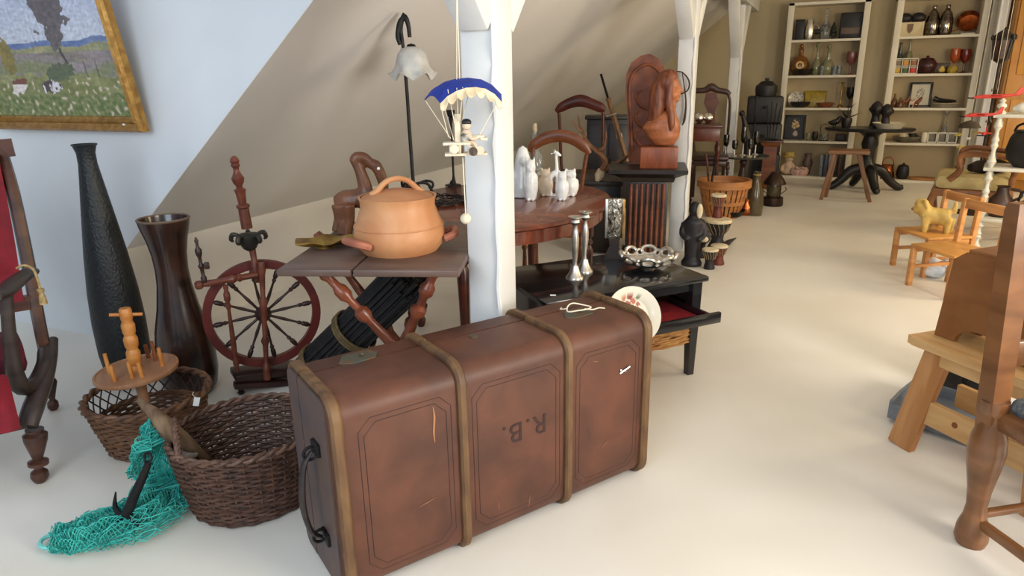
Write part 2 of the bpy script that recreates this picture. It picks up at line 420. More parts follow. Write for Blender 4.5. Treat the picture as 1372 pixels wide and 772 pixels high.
def paintcol(co):
    u = (co.x+PW/2-FW_)/(PW-2*FW_); v = (co.z-FW_)/(PH-2*FW_)
    n = NZ.noise(V((u*9, v*9, 0))); n2 = NZ.noise(V((u*40, v*30, 3))); n3 = NZ.noise(V((u*4, v*14, 9)))
    c = clerp((196, 200, 214), (166, 176, 206), (v-.55)/.45+n*.15)
    hz = .475+.008*sin(u*14)+.02*max(0, 1-abs(u-.9)/.12)+n2*.006
    if v < hz+.015: c = clerp((92, 112, 160), (120, 134, 170), .5+n)
    if v < hz-.02: c = clerp((168, 158, 120), (138, 140, 106), .5+n*1.5)
    if v < .42: c = clerp((150, 136, 138), (128, 120, 108), .5+n3*1.6+n2*.3)
    if v < .41-.08*u+.06*n: c = clerp((150, 138, 140), (132, 134, 100), .5+n3*1.5)
    if v < .27+.06*n: c = clerp((120, 124, 74), (152, 150, 104), .5+n*1.2+n2*.6)
    if v < .14+.05*n: c = clerp((96, 112, 62), (146, 146, 100), .5+n2*1.3)
    if n2 > .42 and v < .25: c = (206, 190, 168)
    # yellow poplar, far left of the visible half
    d = hypot((u-.24-.02*(v-.5))/.05, (v-.40)/.12)
    if d < 1+n2*.3: c = clerp((150, 132, 70), (120, 108, 62), .5+n)
    # main tree: leaning trunk and dark crown
    tx = .685-.05*(v-.35)/.2+.02*sin(v*12)
    if .34 < v < .56 and abs(u-tx) < .009: c = (78, 70, 74)
    d = hypot((u-.645)/.10, (v-.68)/.19)
    if d < 1+n*.7+n2*.3: c = clerp((92, 86, 90), (112, 102, 104), .5+n2)
    d = hypot((u-.60+(v-.30)*-.6)/.10, (v-.29)/.06)
    if d < 1+n2*.4: c = (96, 104, 78)
    # cows
    if hypot((u-.49)/.075, (v-.195)/.042) < 1+n2*.5: c = (222, 216, 220) if (u > .49+n*.05)^(n2 > .35) else (84, 66, 68)
    if hypot((u-.25-(v-.2)*.5)/.06, (v-.2)/.055) < 1+n2*.5: c = (226, 214, 208) if v < .215 else (122, 74, 62)
    for uu, v0, v1 in ((.86, .25, .36), (.78, .25, .36), (.58, .32, .38)):
        if abs(u-uu) < .003 and v0 < v < v1: c = (104, 98, 90)
    k_ = 1+.13*NZ.noise(V((u*60, v*45, 11)))+.10*NZ.noise(V((u*18, v*60, 17)))
    c = tuple(max(0, min(255, a_*k_)) for a_ in c)
    return lin(c)
b = B().sheet(lambda i, j: (-PW/2+FW_*.9+(PW-1.8*FW_)*i, -.008, FW_*.9+(PH-1.8*FW_)*j), 230, 170)
obj('canvas', b, cmat('oil_paint', .5), pa, paint=paintcol)
F = Fr(P=onY(167, 158, YE-.07)); 
o = obj('price_dot', B().cyl((PW/2-.115, -.022, .034), (PW/2-.115, -.028, .034), .008, n=12), mat('paper_white', (238, 238, 236), rough=.8), pa, 'small white round sticker')
# ------------------------------------------------------------------ red armchair at the left edge
WAL = mat('walnut', (84, 52, 38), (58, 36, 28), rough=.32, scale=(4, 4, 22), detail=4, kind='noise')
WALD = mat('walnut_grey', (62, 50, 44), (46, 36, 32), rough=.4, scale=(4, 4, 22))
RED = mat('red_velvet', (124, 9, 29), (100, 6, 22), rough=.8, scale=(14, 14, 14), bump=.1)
RED2 = mat('dark_red_velvet', (96, 10, 30), (72, 8, 24), rough=.8, scale=(14, 14, 14))
F = Fr(54, 646); ac = fthing('armchair', 'antique carved armchair upholstered in red velvet at the left edge', 'armchair', F)
q = F.q
def T2(px, py, dy=0): return q(px, py, dy)
# right front leg (turned) and right rear leg
fl = q(54, 645, 0); fl.z = 0
obj('leg', turned(B(), (fl.x, 0, 0), q(46, 575, 0), .036, [(0, .4), (.05, .6), (.12, .75), (.2, .7), (.26, .35), (.32, .4), (.34, .85), (.4, .85), (.44, .4), (.5, .5), (.8, .95), (.9, 1), (.94, .7), (1, .75)]), WAL, ac)
rl = MX.Rotation(-F.rz, 3, 'Z') @ (G(72, 549)-F.P); rl.z = 0
obj('leg', turned(B(), rl, q(66, 508, rl.y), .026, [(0, .5), (.1, .8), (.25, .75), (.34, .4), (.5, .55), (.9, 1), (1, .8)]), WAL, ac)
W_ = .62
ld = V((-W_, .06, 0))
obj('leg', turned(B(), V((fl.x, 0, 0))+ld, q(42, 568, 0)+ld, .034), WAL, ac)
obj('leg', turned(B(), rl+ld, q(66, 508, rl.y)+ld, .026), WAL, ac)
# curved side: sweeping rail from the back post down round to the arm support
def side(off):
    o = V(off); b = B()
    b.tube([q(36, 572, -.02)+o, q(45, 545, .02)+o, q(58, 510, .14)+o, q(66, 478, .24)+o, q(70, 456, .34)+o], [.032, .034, .032, .027, .02], 10, k=5, flat=.8)
    b2 = B().tube([q(62, 470, .28)+o, q(60, 488, .2)+o, q(48, 513, .12)+o, q(30, 520, .06)+o, q(20, 500, .03)+o, q(15, 468, .02)+o, q(11, 432, 0)+o, q(9, 396, -.01)+o], [.028, .028, .03, .032, .027, .022, .02, .019], 10, k=6, flat=.75)
    return b, b2
for off in ((0, 0, 0), tuple(ld)):
    b, b2 = side(off); obj('side_rail', b, WALD, ac); obj('arm_support', b2, WALD, ac)
    o = V(off)
    ar = B().tube([q(44, 364, .2)+o, q(34, 368, .1)+o, q(18, 380, .02)+o, q(4, 392, -.05)+o, q(-10, 398, -.1)+o], [.02, .026, .03, .03, .026], 10, k=5, flat=.7)
    obj('arm', ar, WALD, ac)
# back: leaning stiles with a red pad between
def stile(off): 
    o = V(off); return B().tube([q(64, 488, .3)+o, q(52, 430, .33)+o, q(38, 355, .38)+o, q(18, 260, .44)+o, q(-2, 190, .5)+o], [.026, .026, .027, .026, .024], 8, k=4, flat=.8)
obj('back_stile', stile((0, 0, 0)), WAL, ac); obj('back_stile', stile(ld), WAL, ac)
p0, p1 = q(40, 400, .36), q(6, 206, .48)
b = B().sheet(lambda i, j: (p0+(p1-p0)*j+ld*(.03+.94*i)+V((0, -.02-.05*sin(pi*i)*sin(pi*min(1, j*1.0)), 0))), 14, 14)
obj('back_pad', b, RED, ac, thick=.04)
obj('back_rail', B().beam(q(44, 404, .345), q(44, 404, .345)+ld, .03, .05), WAL, ac); obj('back_rail', B().beam(p1+V((0.03, 0, .02)), p1+ld, .03, .06), WAL, ac)
s0 = q(18, 500, .0); sz_ = q(30, 478, .2).z
b = B().sheet(lambda i, j: (V((s0.x-.01, -.03, 0))+ld*i*.98).x and V((s0.x+.045+ld.x*i*.98, .1+.34*j, sz_+.05*sin(pi*i)*sin(pi*(.15+.85*j)))), 16, 12)
obj('seat', b, RED2, ac, thick=.07, sub=1)
b = B().sheet(lambda i, j: V((s0.x-.02+ld.x*i*.97, -.08+.025*sin(j*3)-.01*sin(i*40), s0.z-.155+.18*j)), 40, 6)
obj('skirt', b, RED, ac, thick=.02)
obj('front_rail', B().beam(q(36, 565, 0)+V((0, 0, -.0)), q(36, 565, 0)+ld, .04, .03), WALD, ac)
F2 = Fr(P=F.P+F.ax*q(38, 362, .1).x+F.ay*.06+V((0, 0, q(38, 362, .1).z)), rz=F.rz)
kt = fthing('key_tassel', 'small tan key tassel hanging from the red armchair arm', 'tassel', F2)
obj('cord', B().tube([(-.03, 0, .02), (-.01, -.02, .03), (.01, -.03, .015), (.015, -.035, -.02), (.016, -.035, -.05)], .004, 8, k=5), mat('tan_cord', (176, 152, 104), (140, 116, 74), rough=.8, scale=(60, 60, 60)), kt)
obj('fringe', B().lathe([(.002, -.045), (.011, -.05), (.01, -.06), (.007, -.064), (.01, -.075), (.012, -.1), (.004, -.102)], (.016, -.035, 0), 12), MATS['tan_cord'], kt)
# ------------------------------------------------------------------ tall vases in the corner
F = Fr(176, 513)
b = B().lathe(F.prof([(512, 22), (505, 26), (470, 31), (430, 32), (390, 30.5), (340, 26), (290, 20), (245, 14.5), (220, 11.5), (205, 11.5), (198, 13.5), (194, 14.5)]), n=40)
VB = mat('black_scaled_vase', (22, 27, 30), (14, 17, 19), rough=.5, scale=(120, 120, 70), kind='brick', bump=.22, coat=0)
bv = one('floor_vase', B(), VB, F, 'tall slim black floor vase with scaled texture', 'vase') if 0 else fthing('floor_vase', 'tall slim black floor vase with scaled texture by the dormer wall', 'vase', F)
obj('body', b, VB, bv); 
tp = F.prof([(194, 14.5)])[0]
obj('rim', B().torus((0, 0, tp[1]), tp[0], .004, 32, 6), mat('black_satin', (24, 28, 30), rough=.4), bv)
F = Fr(258, 524)
rows = [(524, 26), (515, 33), (495, 37), (470, 37), (440, 33), (410, 26), (380, 21.5), (360, 20.5), (340, 22), (320, 26), (303, 31), (293, 33)]
pr = F.prof(rows)
b = B().lathe(pr+[(r-.008, z) for r, z in pr[::-1][:8]]+[(0.001, pr[4][1])], n=40, cap=False)
VBR = mat('brown_lacquer_vase', (58, 34, 24), (22, 14, 12), rough=.28, scale=(9, 9, 5), detail=5, coat=.3, dist=1.2)
bv = fthing('floor_vase', 'tall flared dark brown floor vase beside the spinning wheel', 'vase', F)
obj('body', b, VBR, bv); obj('rim', B().torus((0, 0, pr[-1][1]), pr[-1][0]-.003, .005, 36, 6), mat('vase_rim', (98, 78, 62), rough=.4), bv)
# ------------------------------------------------------------------ spinning wheel
SPW = mat('spinning_wood', (112, 58, 40), (84, 40, 28), rough=.35, scale=(5, 5, 25))
SPD = mat('spinning_dark', (58, 32, 26), (40, 22, 20), rough=.4, scale=(5, 5, 25))
SPR = mat('spinning_rim', (104, 40, 32), (80, 30, 26), rough=.4, scale=(6, 6, 6))
F = Fr(353, 517); q = F.q
sw = fthing('spinning_wheel', 'old turned wooden spinning wheel with upright distaff', 'spinning wheel', F)
hub = q(350, 421); Rr = (q(430, 421)-q(270, 421)).x/2
hub.x = (q(430, 421).x+q(270, 421).x)/2
Rr = min(Rr, hub.z-.035)
def ringpts(c, r, n=48): return [c+V((r*cos(2*pi*i/n), 0, r*sin(2*pi*i/n))) for i in range(n)]
wh = obj('wheel_rim', B().rings([[hub+V((r*cos(2*pi*i/56), y, r*sin(2*pi*i/56))) for i in range(56)] for r, y in ((Rr, -.014), (Rr, -.004), (Rr-.006, 0), (Rr, .004), (Rr, .014), (Rr-.034, .014), (Rr-.034, -.014))], cap=False, closed=True), SPR, sw)
for i in range(12):
    a = 2*pi*i/12+.12; d = V((cos(a), 0, sin(a)))
    obj('spoke', turned(B(), hub+d*.02, hub+d*(Rr-.03), .0105, [(0, .5), (.2, .55), (.35, .7), (.5, .5), (.66, .45), (.72, .9), (.76, .6), (.8, .95), (.92, 1), (.96, .6), (1, .6)], 10), SPD, wh)
obj('hub', B().lathe([(.012, -.045), (.022, -.035), (.03, -.02), (.02, -.012), (.034, 0), (.02, .012), (.03, .02), (.022, .035), (.012, .045)], n=20), SPD, wh).matrix_local = MX.Translation(hub) @ MX.Rotation(R(90), 4, 'X')
# twin uprights either side of the wheel
for dy in (-.06, .06):
    obj('upright', turned(B(), q(358, 508, dy), q(350, 352, dy), .016, [(0, 1), (.12, 1), (.14, .6), (.3, .7), (.34, 1.1), (.38, .6), (.6, .75), (.68, 1.1), (.72, .6), (.9, .8), (.95, 1.1), (1, .8)]), SPW, sw)
obj('upright', turned(B(), q(318, 498, -.07), q(302, 382, -.07), .013), SPW, sw)
# distaff: long turned post going on up, with the black flyer cup
obj('distaff', turned(B(), q(346, 378, -.03), q(335, 318, -.03), .02, [(0, .6), (.2, .8), (.4, 1), (.5, .6), (.8, .7), (1, .8)]), SPW, sw)
ds = obj('distaff_top', turned(B(), q(331, 306, -.03), q(313, 209, -.03), .026, [(0, .85), (.28, .8), (.3, 1.0), (.33, 1.0), (.35, .6), (.5, .75), (.54, .9), (.57, .45), (.6, .5), (.64, .8), (.7, .95), (.74, .7), (.8, .4), (.84, .45), (.87, .7), (.9, .55), (.93, .7), (.97, .55), (1, .2)]), SPW, sw)
c = q(333, 318, -.03)
b = B().lathe([(.012, -.055), (.026, -.045), (.042, -.015), (.046, .008), (.04, .014), (.02, .016)], c, 18)
for i in range(5):
    a = 2*pi*i/5+.3; e = V((cos(a), sin(a), 0)); b.tube([c+e*.042+V((0, 0, .01)), c+e*.062+V((0, 0, .012)), c+e*.07+V((0, 0, -.008)), c+e*.06+V((0, 0, -.016))], [.008, .01, .009, .004], 8, k=3)
obj('distaff_cup', b, mat('dark_bronze', (38, 38, 36), (58, 54, 46), rough=.45, metal=.4, scale=(30, 30, 30)), sw, 'dark scalloped cup on the distaff')
# horizontal spindle block with maiden
obj('spindle_bar', turned(B(), q(261, 383, -.09), q(345, 368, -.05), .018, [(0, .6), (.03, .95), (.1, .95), (.13, .6), (.2, .75), (.4, .65), (.55, .7), (.6, 1), (.66, .6), (.7, 1), (.75, .7), (1, .7)]), SPW, sw)
md = obj('maiden', turned(B(), q(274, 378, -.09), q(262, 318, -.09), .013, [(0, .7), (.1, .9), (.15, .5), (.3, .6), (.36, 1.0), (.42, .5), (.55, .5), (.62, .9), (.72, 1), (.78, .5), (.85, .4), (.92, .6), (1, .2)]), SPD, sw)
obj('flyer_hook', B().box(q(277, 356, -.09), (.02, .02, .026), .004), SPD, md)
# bench with foot plates
b = B().beam(q(312, 502, -.02), q(398, 492, .03), .12, .03, bev=.006)
obj('bench', b, SPD, sw)
b = B().beam(q(314, 520, -.06)*1 + V((0, 0, .012)), q(400, 514, -.02)+V((0, 0, .012)), .05, .024, bev=.004)
b.beam(q(320, 510, .06), q(400, 505, .06), .04, .022, bev=.004)
obj('foot_rail', b, SPD, sw)
for px, py, dy in ((322, 522, -.05), (394, 520, -.03), (360, 514, .1)):
    a = q(px, py, dy); a.z = 0; obj('leg', turned(B(), a, V((a.x*.9, a.y*.8, .085)), .016), SPD, sw)
obj('treadle', B().prism([(-.1, .0), (.1, -.02), (.11, .02), (-.09, .03)], .03, .042, 'xy'), SPD, sw)
# ------------------------------------------------------------------ wicker baskets on the floor at the left
WICK = mat('dark_wicker', (92, 62, 48), (58, 38, 30), rough=.55, scale=(30, 30, 60), detail=4)
WICK2 = mat('wicker_rim', (112, 82, 66), (74, 50, 38), rough=.55, scale=(40, 40, 40))
WICKT = mat('tan_wicker', (110, 74, 48), (80, 52, 34), rough=.55, scale=(30, 30, 60))
def woven(b, ring, rows, stakes, r, amp, seg=96, n=5):
    """horizontal weavers: ring(t,h)->point and outward normal at angle t, height fraction h"""
    for k in range(rows):
        h = (k+.5)/rows; P = []
        for i in range(seg):
            t = 2*pi*i/seg; p, nn = ring(t, h)
            P.append(p+nn*amp*(1 if k % 2 else -1)*sin(stakes*t/2)+V((0, 0, .0015*sin(t*7+k*2.1))))
        b.tube(P, r, n, closed=True)
    return b
LF, RF, BK, FT = V((-1.667, 1.18, 0)), V((-1.425, 1.54, 0)), V((-1.725, 1.579, 0)), V((-1.454, 1.177, 0))
bc = (LF+RF+BK+FT)/4+V((.045, .02, 0)); bc.z = 0
# oval: long axis towards the trunk
F = Fr(P=bc, rz=R(57))
wb = fthing('wicker_basket', 'large oval dark wicker basket with driftwood in it beside the trunk', 'basket', F)
BA, BB, BH = .222, .208, .232
def ringw(t, h):
    s_ = .80+.2*h**.8; return V((BA*s_*cos(t), BB*s_*sin(t), .008+BH*h)), V((cos(t), sin(t), 0))
obj('weave', woven(B(), ringw, 25, 36, .0056, .0045, 108), WICK, wb)
b = B()
for i in range(36):
    t = 2*pi*(i+.5)/36
    b.tube([ringw(t, h)[0] for h in (0, .3, .6, 1)], .004, 5)
obj('stakes', b, WICK2, wb)
obj('basket_base', B().lathe([(.0001, .004), (BA*.8, .004), (BA*.8, .014), (.0001, .014)], sy=BB/BA), WICK, wb)
b = B()
for ph in (0, pi):
    b.tube([ringw(2*pi*i/120, 1)[0]+V((.006*cos(2*pi*i/120)*cos(i*.9+ph), .006*sin(2*pi*i/120)*cos(i*.9+ph), .004+.006*sin(i*.9+ph))) for i in range(120)], .0065, 6, closed=True)
obj('rim', b, WICK2, wb)
for a0, drop in ((-.25, -.04), (pi*.98, .05)):
    pts = []
    for i in range(13):
        u = i/12; t = a0+(u-.5)*1.0; p = ringw(t, 1)[0]; k = sin(pi*u)
        pts.append(V((p.x*(1-.14*k), p.y*(1-.14*k), p.z+.075*k)))
    b = B()
    for ph in (0, 2.1, 4.2): b.tube([p+V((.005*cos(j*1.2+ph), 0, .005*sin(j*1.2+ph))) for j, p in enumerate(catmull(pts, 3))], .0055, 6)
    obj('handle', b, WICK2, wb)
DRIFT = mat('driftwood', (128, 104, 78), (92, 70, 50), rough=.8, scale=(30, 30, 6), bump=.3)
def bwld(*p): return MX.Translation(F.P) @ MX.Rotation(F.rz, 4, 'Z') @ V(p)
def G2(px, py, z): return G(px, py, z)
def log(pxs, rs, lab, mt=None):
    P = [G(a, c, z) for a, c, z in pxs]; F0 = Fr(P=P[0], rz=0)
    t = one('driftwood', B().tube([p-P[0] for p in P], rs, 10, k=4), mt or DRIFT, F0, lab, 'driftwood'); return t
log([(186, 537, .36), (203, 551, .345), (222, 570, .31), (250, 594, .24), (276, 616, .15)], [.008, .016, .025, .022, .012], 'long pale driftwood stick leaning out of the dark basket')
log([(204, 566, .30), (228, 584, .265), (250, 604, .17), (285, 618, .06)], [.012, .02, .02, .016], 'shorter brown driftwood branch lying below the long stick', mat('bark_brown', (96, 76, 56), (66, 50, 38), rough=.8, scale=(30, 30, 8), bump=.3))
P = G(252, 608, .2); F0 = Fr(P=P)
one('stone', B().ell((0, 0, 0), (.036, .026, .02), rz=.4), mat('grey_stone', (176, 168, 158), (150, 140, 130), rough=.7, scale=(30, 30, 30)), F0, 'pale rounded stone at the front inside the dark basket', 'stone')
P = G(262, 531, .27); F0 = Fr(P=P)
tg = fthing('price_tag', 'small white paper tag tied to the basket handle', 'tag', F0)
obj('paper', B().box((0, 0, -.02), (.018, .002, .03), ry=.3), MATS['paper_white'], tg); obj('string', B().tube([(0, 0, -.008), (-.008, 0, .008), (-.004, .006, .014)], .001, 5), STRING, tg)
# lattice basket
F = Fr(210, 591); lb = fthing('wicker_basket', 'smaller tan wicker basket with open lattice band under the spool stand', 'basket', F)
LH = .19
def ringl(t, h): r = .15+.052*h; return V((r*cos(t), r*sin(t), .006+LH*h)), V((cos(t), sin(t), 0))
b = woven(B(), lambda t, h: ringl(t, h*.55), 11, 40, .0052, .004, 96)
for k in range(8):
    P = []
    for i in range(61):
        t = pi*.95+pi*1.1*i/60; p, nn = ringl(t, .57+.42*k/8); P.append(p+nn*.004*(1 if k % 2 else -1)*sin(20*t))
    b.tube(P, .0052, 5)
obj('weave', b, WICKT, lb)
b = B()
for i in range(40): t = 2*pi*i/40; b.tube([ringl(t, h)[0] for h in (0, .3, .55)], .004, 5)
obj('stakes', b, WICKT, lb)
b = B()
for i in range(28):
    if not 0 <= i <= 14: continue
    for s in (-1, 1): b.tube([ringl(2*pi*(i+s*u*1.6)/28, .55+.45*u)[0] for u in (0, .5, 1)], .0028, 5)
obj('lattice', b, mat('lattice_dark', (66, 46, 36), (46, 32, 26), rough=.6, scale=(30, 30, 30)), lb)
for h, r in ((.56, .008), (1.0, .011)):
    b = B()
    for ph in (0, pi): b.tube([ringl(2*pi*i/100, h)[0]+V((0, 0, 0))+ringl(2*pi*i/100, h)[1]*r*.6*cos(i*.8+ph)+V((0, 0, r*.6*sin(i*.8+ph))) for i in range(100)], r*.75, 6, closed=True)
    obj('rim', b, WICKT, lb)
obj('basket_base', B().lathe([(.0001, .003), (.15, .003), (.15, .012), (.0001, .012)]), WICKT, lb)
# spool stand: disc with pegs on a turned column
PINE = mat('honey_pine', (196, 132, 66), (172, 106, 48), rough=.4, scale=(6, 6, 30))
DISC = mat('disc_wood', (164, 118, 84), (140, 96, 66), rough=.45, scale=(20, 4, 4))
F0 = Fr(P=F.P+V((-.01, .02, .022)), rz=F.rz); q = F0.q
ss = fthing('spool_stand', 'round wooden spool stand with upright pegs and a turned handle', 'spool stand', F0)
dz = q(183, 497).z; dx = q(183, 497).x
dr = (q(241, 490)-q(125, 505)).x/2
dm = B().at((dx, 0, dz), ry=-.06)
dm.lathe([(.0001, -.008), (dr, -.008), (dr+.003, 0), (dr+.002, .008), (dr-.004, .009), (dr-.006, .005), (.0001, .005)], n=48)
obj('disc', dm, DISC, ss)
obj('post', turned(B(), (dx+.01, 0, 0), (dx+.002, 0, dz-.004), .022, [(0, 1.6), (.04, 1.6), (.06, .8), (.5, .8), (.55, 1.0), (.6, .8), (1, .9)]), DISC, ss)
tp = q(167, 413)
obj('column', turned(B(), (dx, 0, dz), tp, .024, [(0, .85), (.05, .9), (.1, .7), (.14, .95), (.3, 1), (.36, .72), (.42, .95), (.52, 1), (.58, .72), (.64, .9), (.74, .95), (.8, .7), (.85, .85), (.97, .85), (1, .7)]), PINE, ss)
c = V((dx, 0, dz)).lerp(tp, .9); obj('cross_peg', B().cyl(c+V((-.05, 0, .008)), c+V((.05, 0, -.008)), .006, n=10), PINE, ss)
PEGD = mat('peg_dark', (130, 70, 36), (110, 58, 30), rough=.45)
for px, py, h, dy, mt_ in ((146, 0, .075, .03, PINE), (152, 0, .06, -.06, PINE), (176, 0, .065, -.07, PINE), (189, 0, .06, -.085, PINE), (212, 0, .085, .04, PEGD), (219, 0, .08, -.03, PINE), (203, 0, .06, .09, PEGD)):
    x = q(px, 497).x; obj('peg', B().cyl((x, dy, dz), (x-.004, dy, dz+h), .0075, .0065, 10), mt_, ss)
# ------------------------------------------------------------------ fishing net spilling from the basket, with a grapnel
NETM = mat('teal_net', (70, 190, 176), (46, 156, 146), rough=.7, scale=(20, 20, 20))
path = [G(214, 572, .265), G(204, 590, .25), G(203, 622, .15), G(214, 662, .035), G(196, 692, .03), G(150, 708, .022), G(105, 720, .016), G(72, 728, .012)]
wid = [.06, .08, .10, .15, .18, .17, .14, .07]
o0 = V((path[4].x, path[4].y, 0)); cp = catmull(path, 8); NI, NJ = 88, 30
def netlayer(ph, lift, wsc):
    P = {}
    for i in range(NI+1):
        u = i/NI*(len(cp)-1); a = int(u); c = cp[min(a, len(cp)-1)].lerp(cp[min(a+1, len(cp)-1)], u-a)
        d = cp[min(a+2, len(cp)-1)]-cp[max(a-2, 0)]; d.z = 0; d.normalize(); s_ = V((-d.y, d.x, 0))
        k = i/NI*7; ka = int(min(k, 6)); wd = wid[ka]+(wid[min(ka+1, 7)]-wid[ka])*(k-ka)
        for j in range(NJ+1):
            v = j/NJ*2-1
            n1 = NZ.noise(V((i*.08+ph, j*.12, ph))); n2 = NZ.noise(V((i*.14, j*.2+ph, 5)))
            fold = abs(sin(v*7+n1*4+ph))
            p = c+s_*(v*wd*wsc*(.62+.22*n2)+.02*n1)+V((0, 0, lift*fold*(1-v*v*.6)+.012*n2))
            p.z = max(p.z, .004+.003*fold); P[i, j] = p-o0
    b = B(); idx = {}; 
    for k_, p in P.items():
        if (k_[0]+k_[1]) % 2 == 0: idx[k_] = len(b.v); b.v.append(p)
    for i in range(1, NI):
        for j in range(1, NJ):
            if (i+j) % 2: b.f.append([idx[i-1, j], idx[i, j-1], idx[i+1, j], idx[i, j+1]])
    return b
fn = thing('fishing_net', 'heap of teal fishing net spilling from the dark basket onto the floor', 'fishing net', o0)
nb = B()
for ph, lift, wsc in ((0, .045, 1), (2.3, .03, .95), (4.4, .06, .8), (6.1, .012, 1.08)):
    l = netlayer(ph, lift, wsc); nb.add(l.v, l.f)
obj('mesh', nb, NETM, fn, wire=.0034)
cl = B()
cl.tube([p-o0+V((.03*sin(i*.5), .02*cos(i*.4), .03)) for i, p in enumerate(cp[6:])], .003, 6)
obj('head_rope', cl, mat('pale_teal_rope', (126, 206, 196), rough=.7), fn)
obj('end_bunch', B().torus(path[-1]-o0+V((0, 0, .008)), .03, .006, 24, 6, sx=1.2), MATS['pale_teal_rope'], fn)
ga = [G(199, 620, .235), G(191, 640, .19), G(180, 664, .135), G(170, 690, .075)]
o1 = V((ga[3].x, ga[3].y, 0))
gr = thing('grapnel', 'small black grapnel hook lying on the teal net', 'anchor', o1)
obj('shank', B().tube([p-o1 for p in ga], [.009, .012, .014, .016], 10, k=4), IRON, gr)
obj('ring', B().torus(ga[0]-o1+V((0, 0, .014)), .014, .004, 20, 6, MX.Rotation(R(70), 3, 'X')), IRON, gr)
for pts in ([(170, 690, .075), (160, 689, .075), (154, 677, .09), (155, 659, .12)], [(170, 690, .075), (162, 695, .06), (154, 696, .055), (148, 690, .065)], [(172, 690, .075), (180, 699, .055), (188, 703, .05), (192, 697, .06)]):
    obj('fluke', B().tube([G(*p)-o1 for p in pts], [.01, .009, .007, .002], 8, k=4), IRON, gr)
# ------------------------------------------------------------------ folding table with crossed turned legs behind the trunk
TOPM = mat('worn_tabletop', (104, 82, 72), (80, 62, 54), rough=.4, scale=(3, 18, 3), detail=5)
LEGM = mat('turned_leg_red', (128, 68, 44), (92, 46, 32), rough=.3, scale=(5, 5, 20))
LEGD = mat('turned_leg_dark', (74, 36, 28), (50, 26, 22), rough=.35, scale=(5, 5, 20))
XZ = .71
F = Fr(P=(-1.327, 1.975, 0), rz=R(19.3)); FT_ = Fr(P=(-1.327, 1.975, XZ), rz=R(19.3)); q = F.q
xt_ = fthing('folding_table', 'folding table with worn brown top on crossed turned legs', 'table', F)
HWX, HDX = .281, .36
cut = -HWX+.235
top = obj('tabletop', B().box(((cut+HWX)/2+.0015, 0, XZ-.011), (HWX-cut-.003, HDX*2, .022), .004), TOPM, xt_)
obj('tabletop', B().box(((cut-HWX)/2-.0015, 0, XZ-.011), (cut+HWX-.003, HDX*2, .022), .004), TOPM, xt_, 'left board of the top')
obj('edge_strip', B().box((HWX+.004, .1, XZ-.012), (.008, .5, .018)), mat('raw_pine_edge', (206, 160, 74), (186, 138, 58), rough=.5, scale=(6, 30, 6)), xt_, 'pale raw wood side edge')
for dy in (-.27, .25):
    a = q(430, 372, dy); c = q(524, 466, dy); e = c+(c-a)*(c.z/(a.z-c.z)); a.z = XZ-.022
    pat = [(0, .8), (.03, 1.25), (.05, .8), (.08, .8), (.1, 1.3), (.13, 1.3), (.15, .75), (.19, .75), (.205, 1.4), (.23, 1.4), (.25, .8), (.34, 1.0), (.5, 1.05), (.52, .7), (.54, 1.2), (.57, 1.2), (.6, .75), (.7, 1), (.9, .8), (.93, 1.2), (.96, .8), (1, .7)]
    b = turned(B(), a, e, .018, pat)
    obj('leg', b, LEGM, xt_)
    a2 = q(583, 374, dy); a2.z = XZ-.022; c2 = q(540, 462, dy); e2 = c2+(c2-a2)*(c2.z/(a2.z-c2.z))
    if dy > 0: e2.x -= .0
    obj('leg', turned(B(), a2+V((0, .035, 0)), e2+V((0, .035, 0)), .019, pat), LEGM, xt_)
    obj('cross_joint', B().lathe([(.001, -.03), (.012, -.026), (.016, -.012), (.028, -.008), (.028, .04), (.001, .045)], n=16), LEGD, xt_).matrix_local = MX.Translation(q(531, 470, dy)) @ MX.Rotation(R(90), 4, 'X')
j = q(531, 470, -.2)
obj('stretcher', turned(B(), j, V((j.x, .28, j.z)), .018), LEGD, xt_)
# dark bundle of brushwood leaning below the table
pa_, pb_ = G(418, 500, .06), V((-1.50, 2.52, .60))
pb_ = G(548, 372, .52)
bd = thing('brushwood_bundle', 'thick black bundle of thin sticks tied with cord leaning under the table', 'bundle', V((pa_.x, pa_.y, 0)))
o0 = V((pa_.x, pa_.y, 0)); d = (pb_-pa_); x, y = basis(d); b = B(); rr = .085
for i in range(90):
    a = i*2.39996; r_ = rr*sqrt((i+.5)/90); j = random.uniform(-.04, .04)
    e = x*cos(a)*r_+y*sin(a)*r_
    b.tube([pa_+e*1.05-o0+d.normalized()*(j*.5 if i > 20 else 0), (pa_+pb_)/2+e*.97-o0, pb_+e*1.02-o0+d.normalized()*j], .0105, 5)
obj('sticks', b, mat('black_twigs', (30, 26, 26), (16, 14, 15), rough=.6, scale=(30, 30, 30), bump=.2), bd, kind=None) if 0 else None
so = obj('sticks', b, mat('black_twigs', (34, 29, 29), (17, 15, 16), rough=.6, scale=(30, 30, 30), bump=.2), bd); so['kind'] = 'stuff'
for f in (.1, .46):
    c = pa_+d*f-o0; m3 = MX((x, y, d.normalized())).transposed()
    b = B()
    for k in range(3): b.torus(c+d.normalized()*(k-1)*.012, rr+.012, .006, 28, 6, m3)
    obj('cord', b, mat('hemp_cord', (120, 98, 62), (90, 72, 44), rough=.8, scale=(50, 50, 50)), bd)
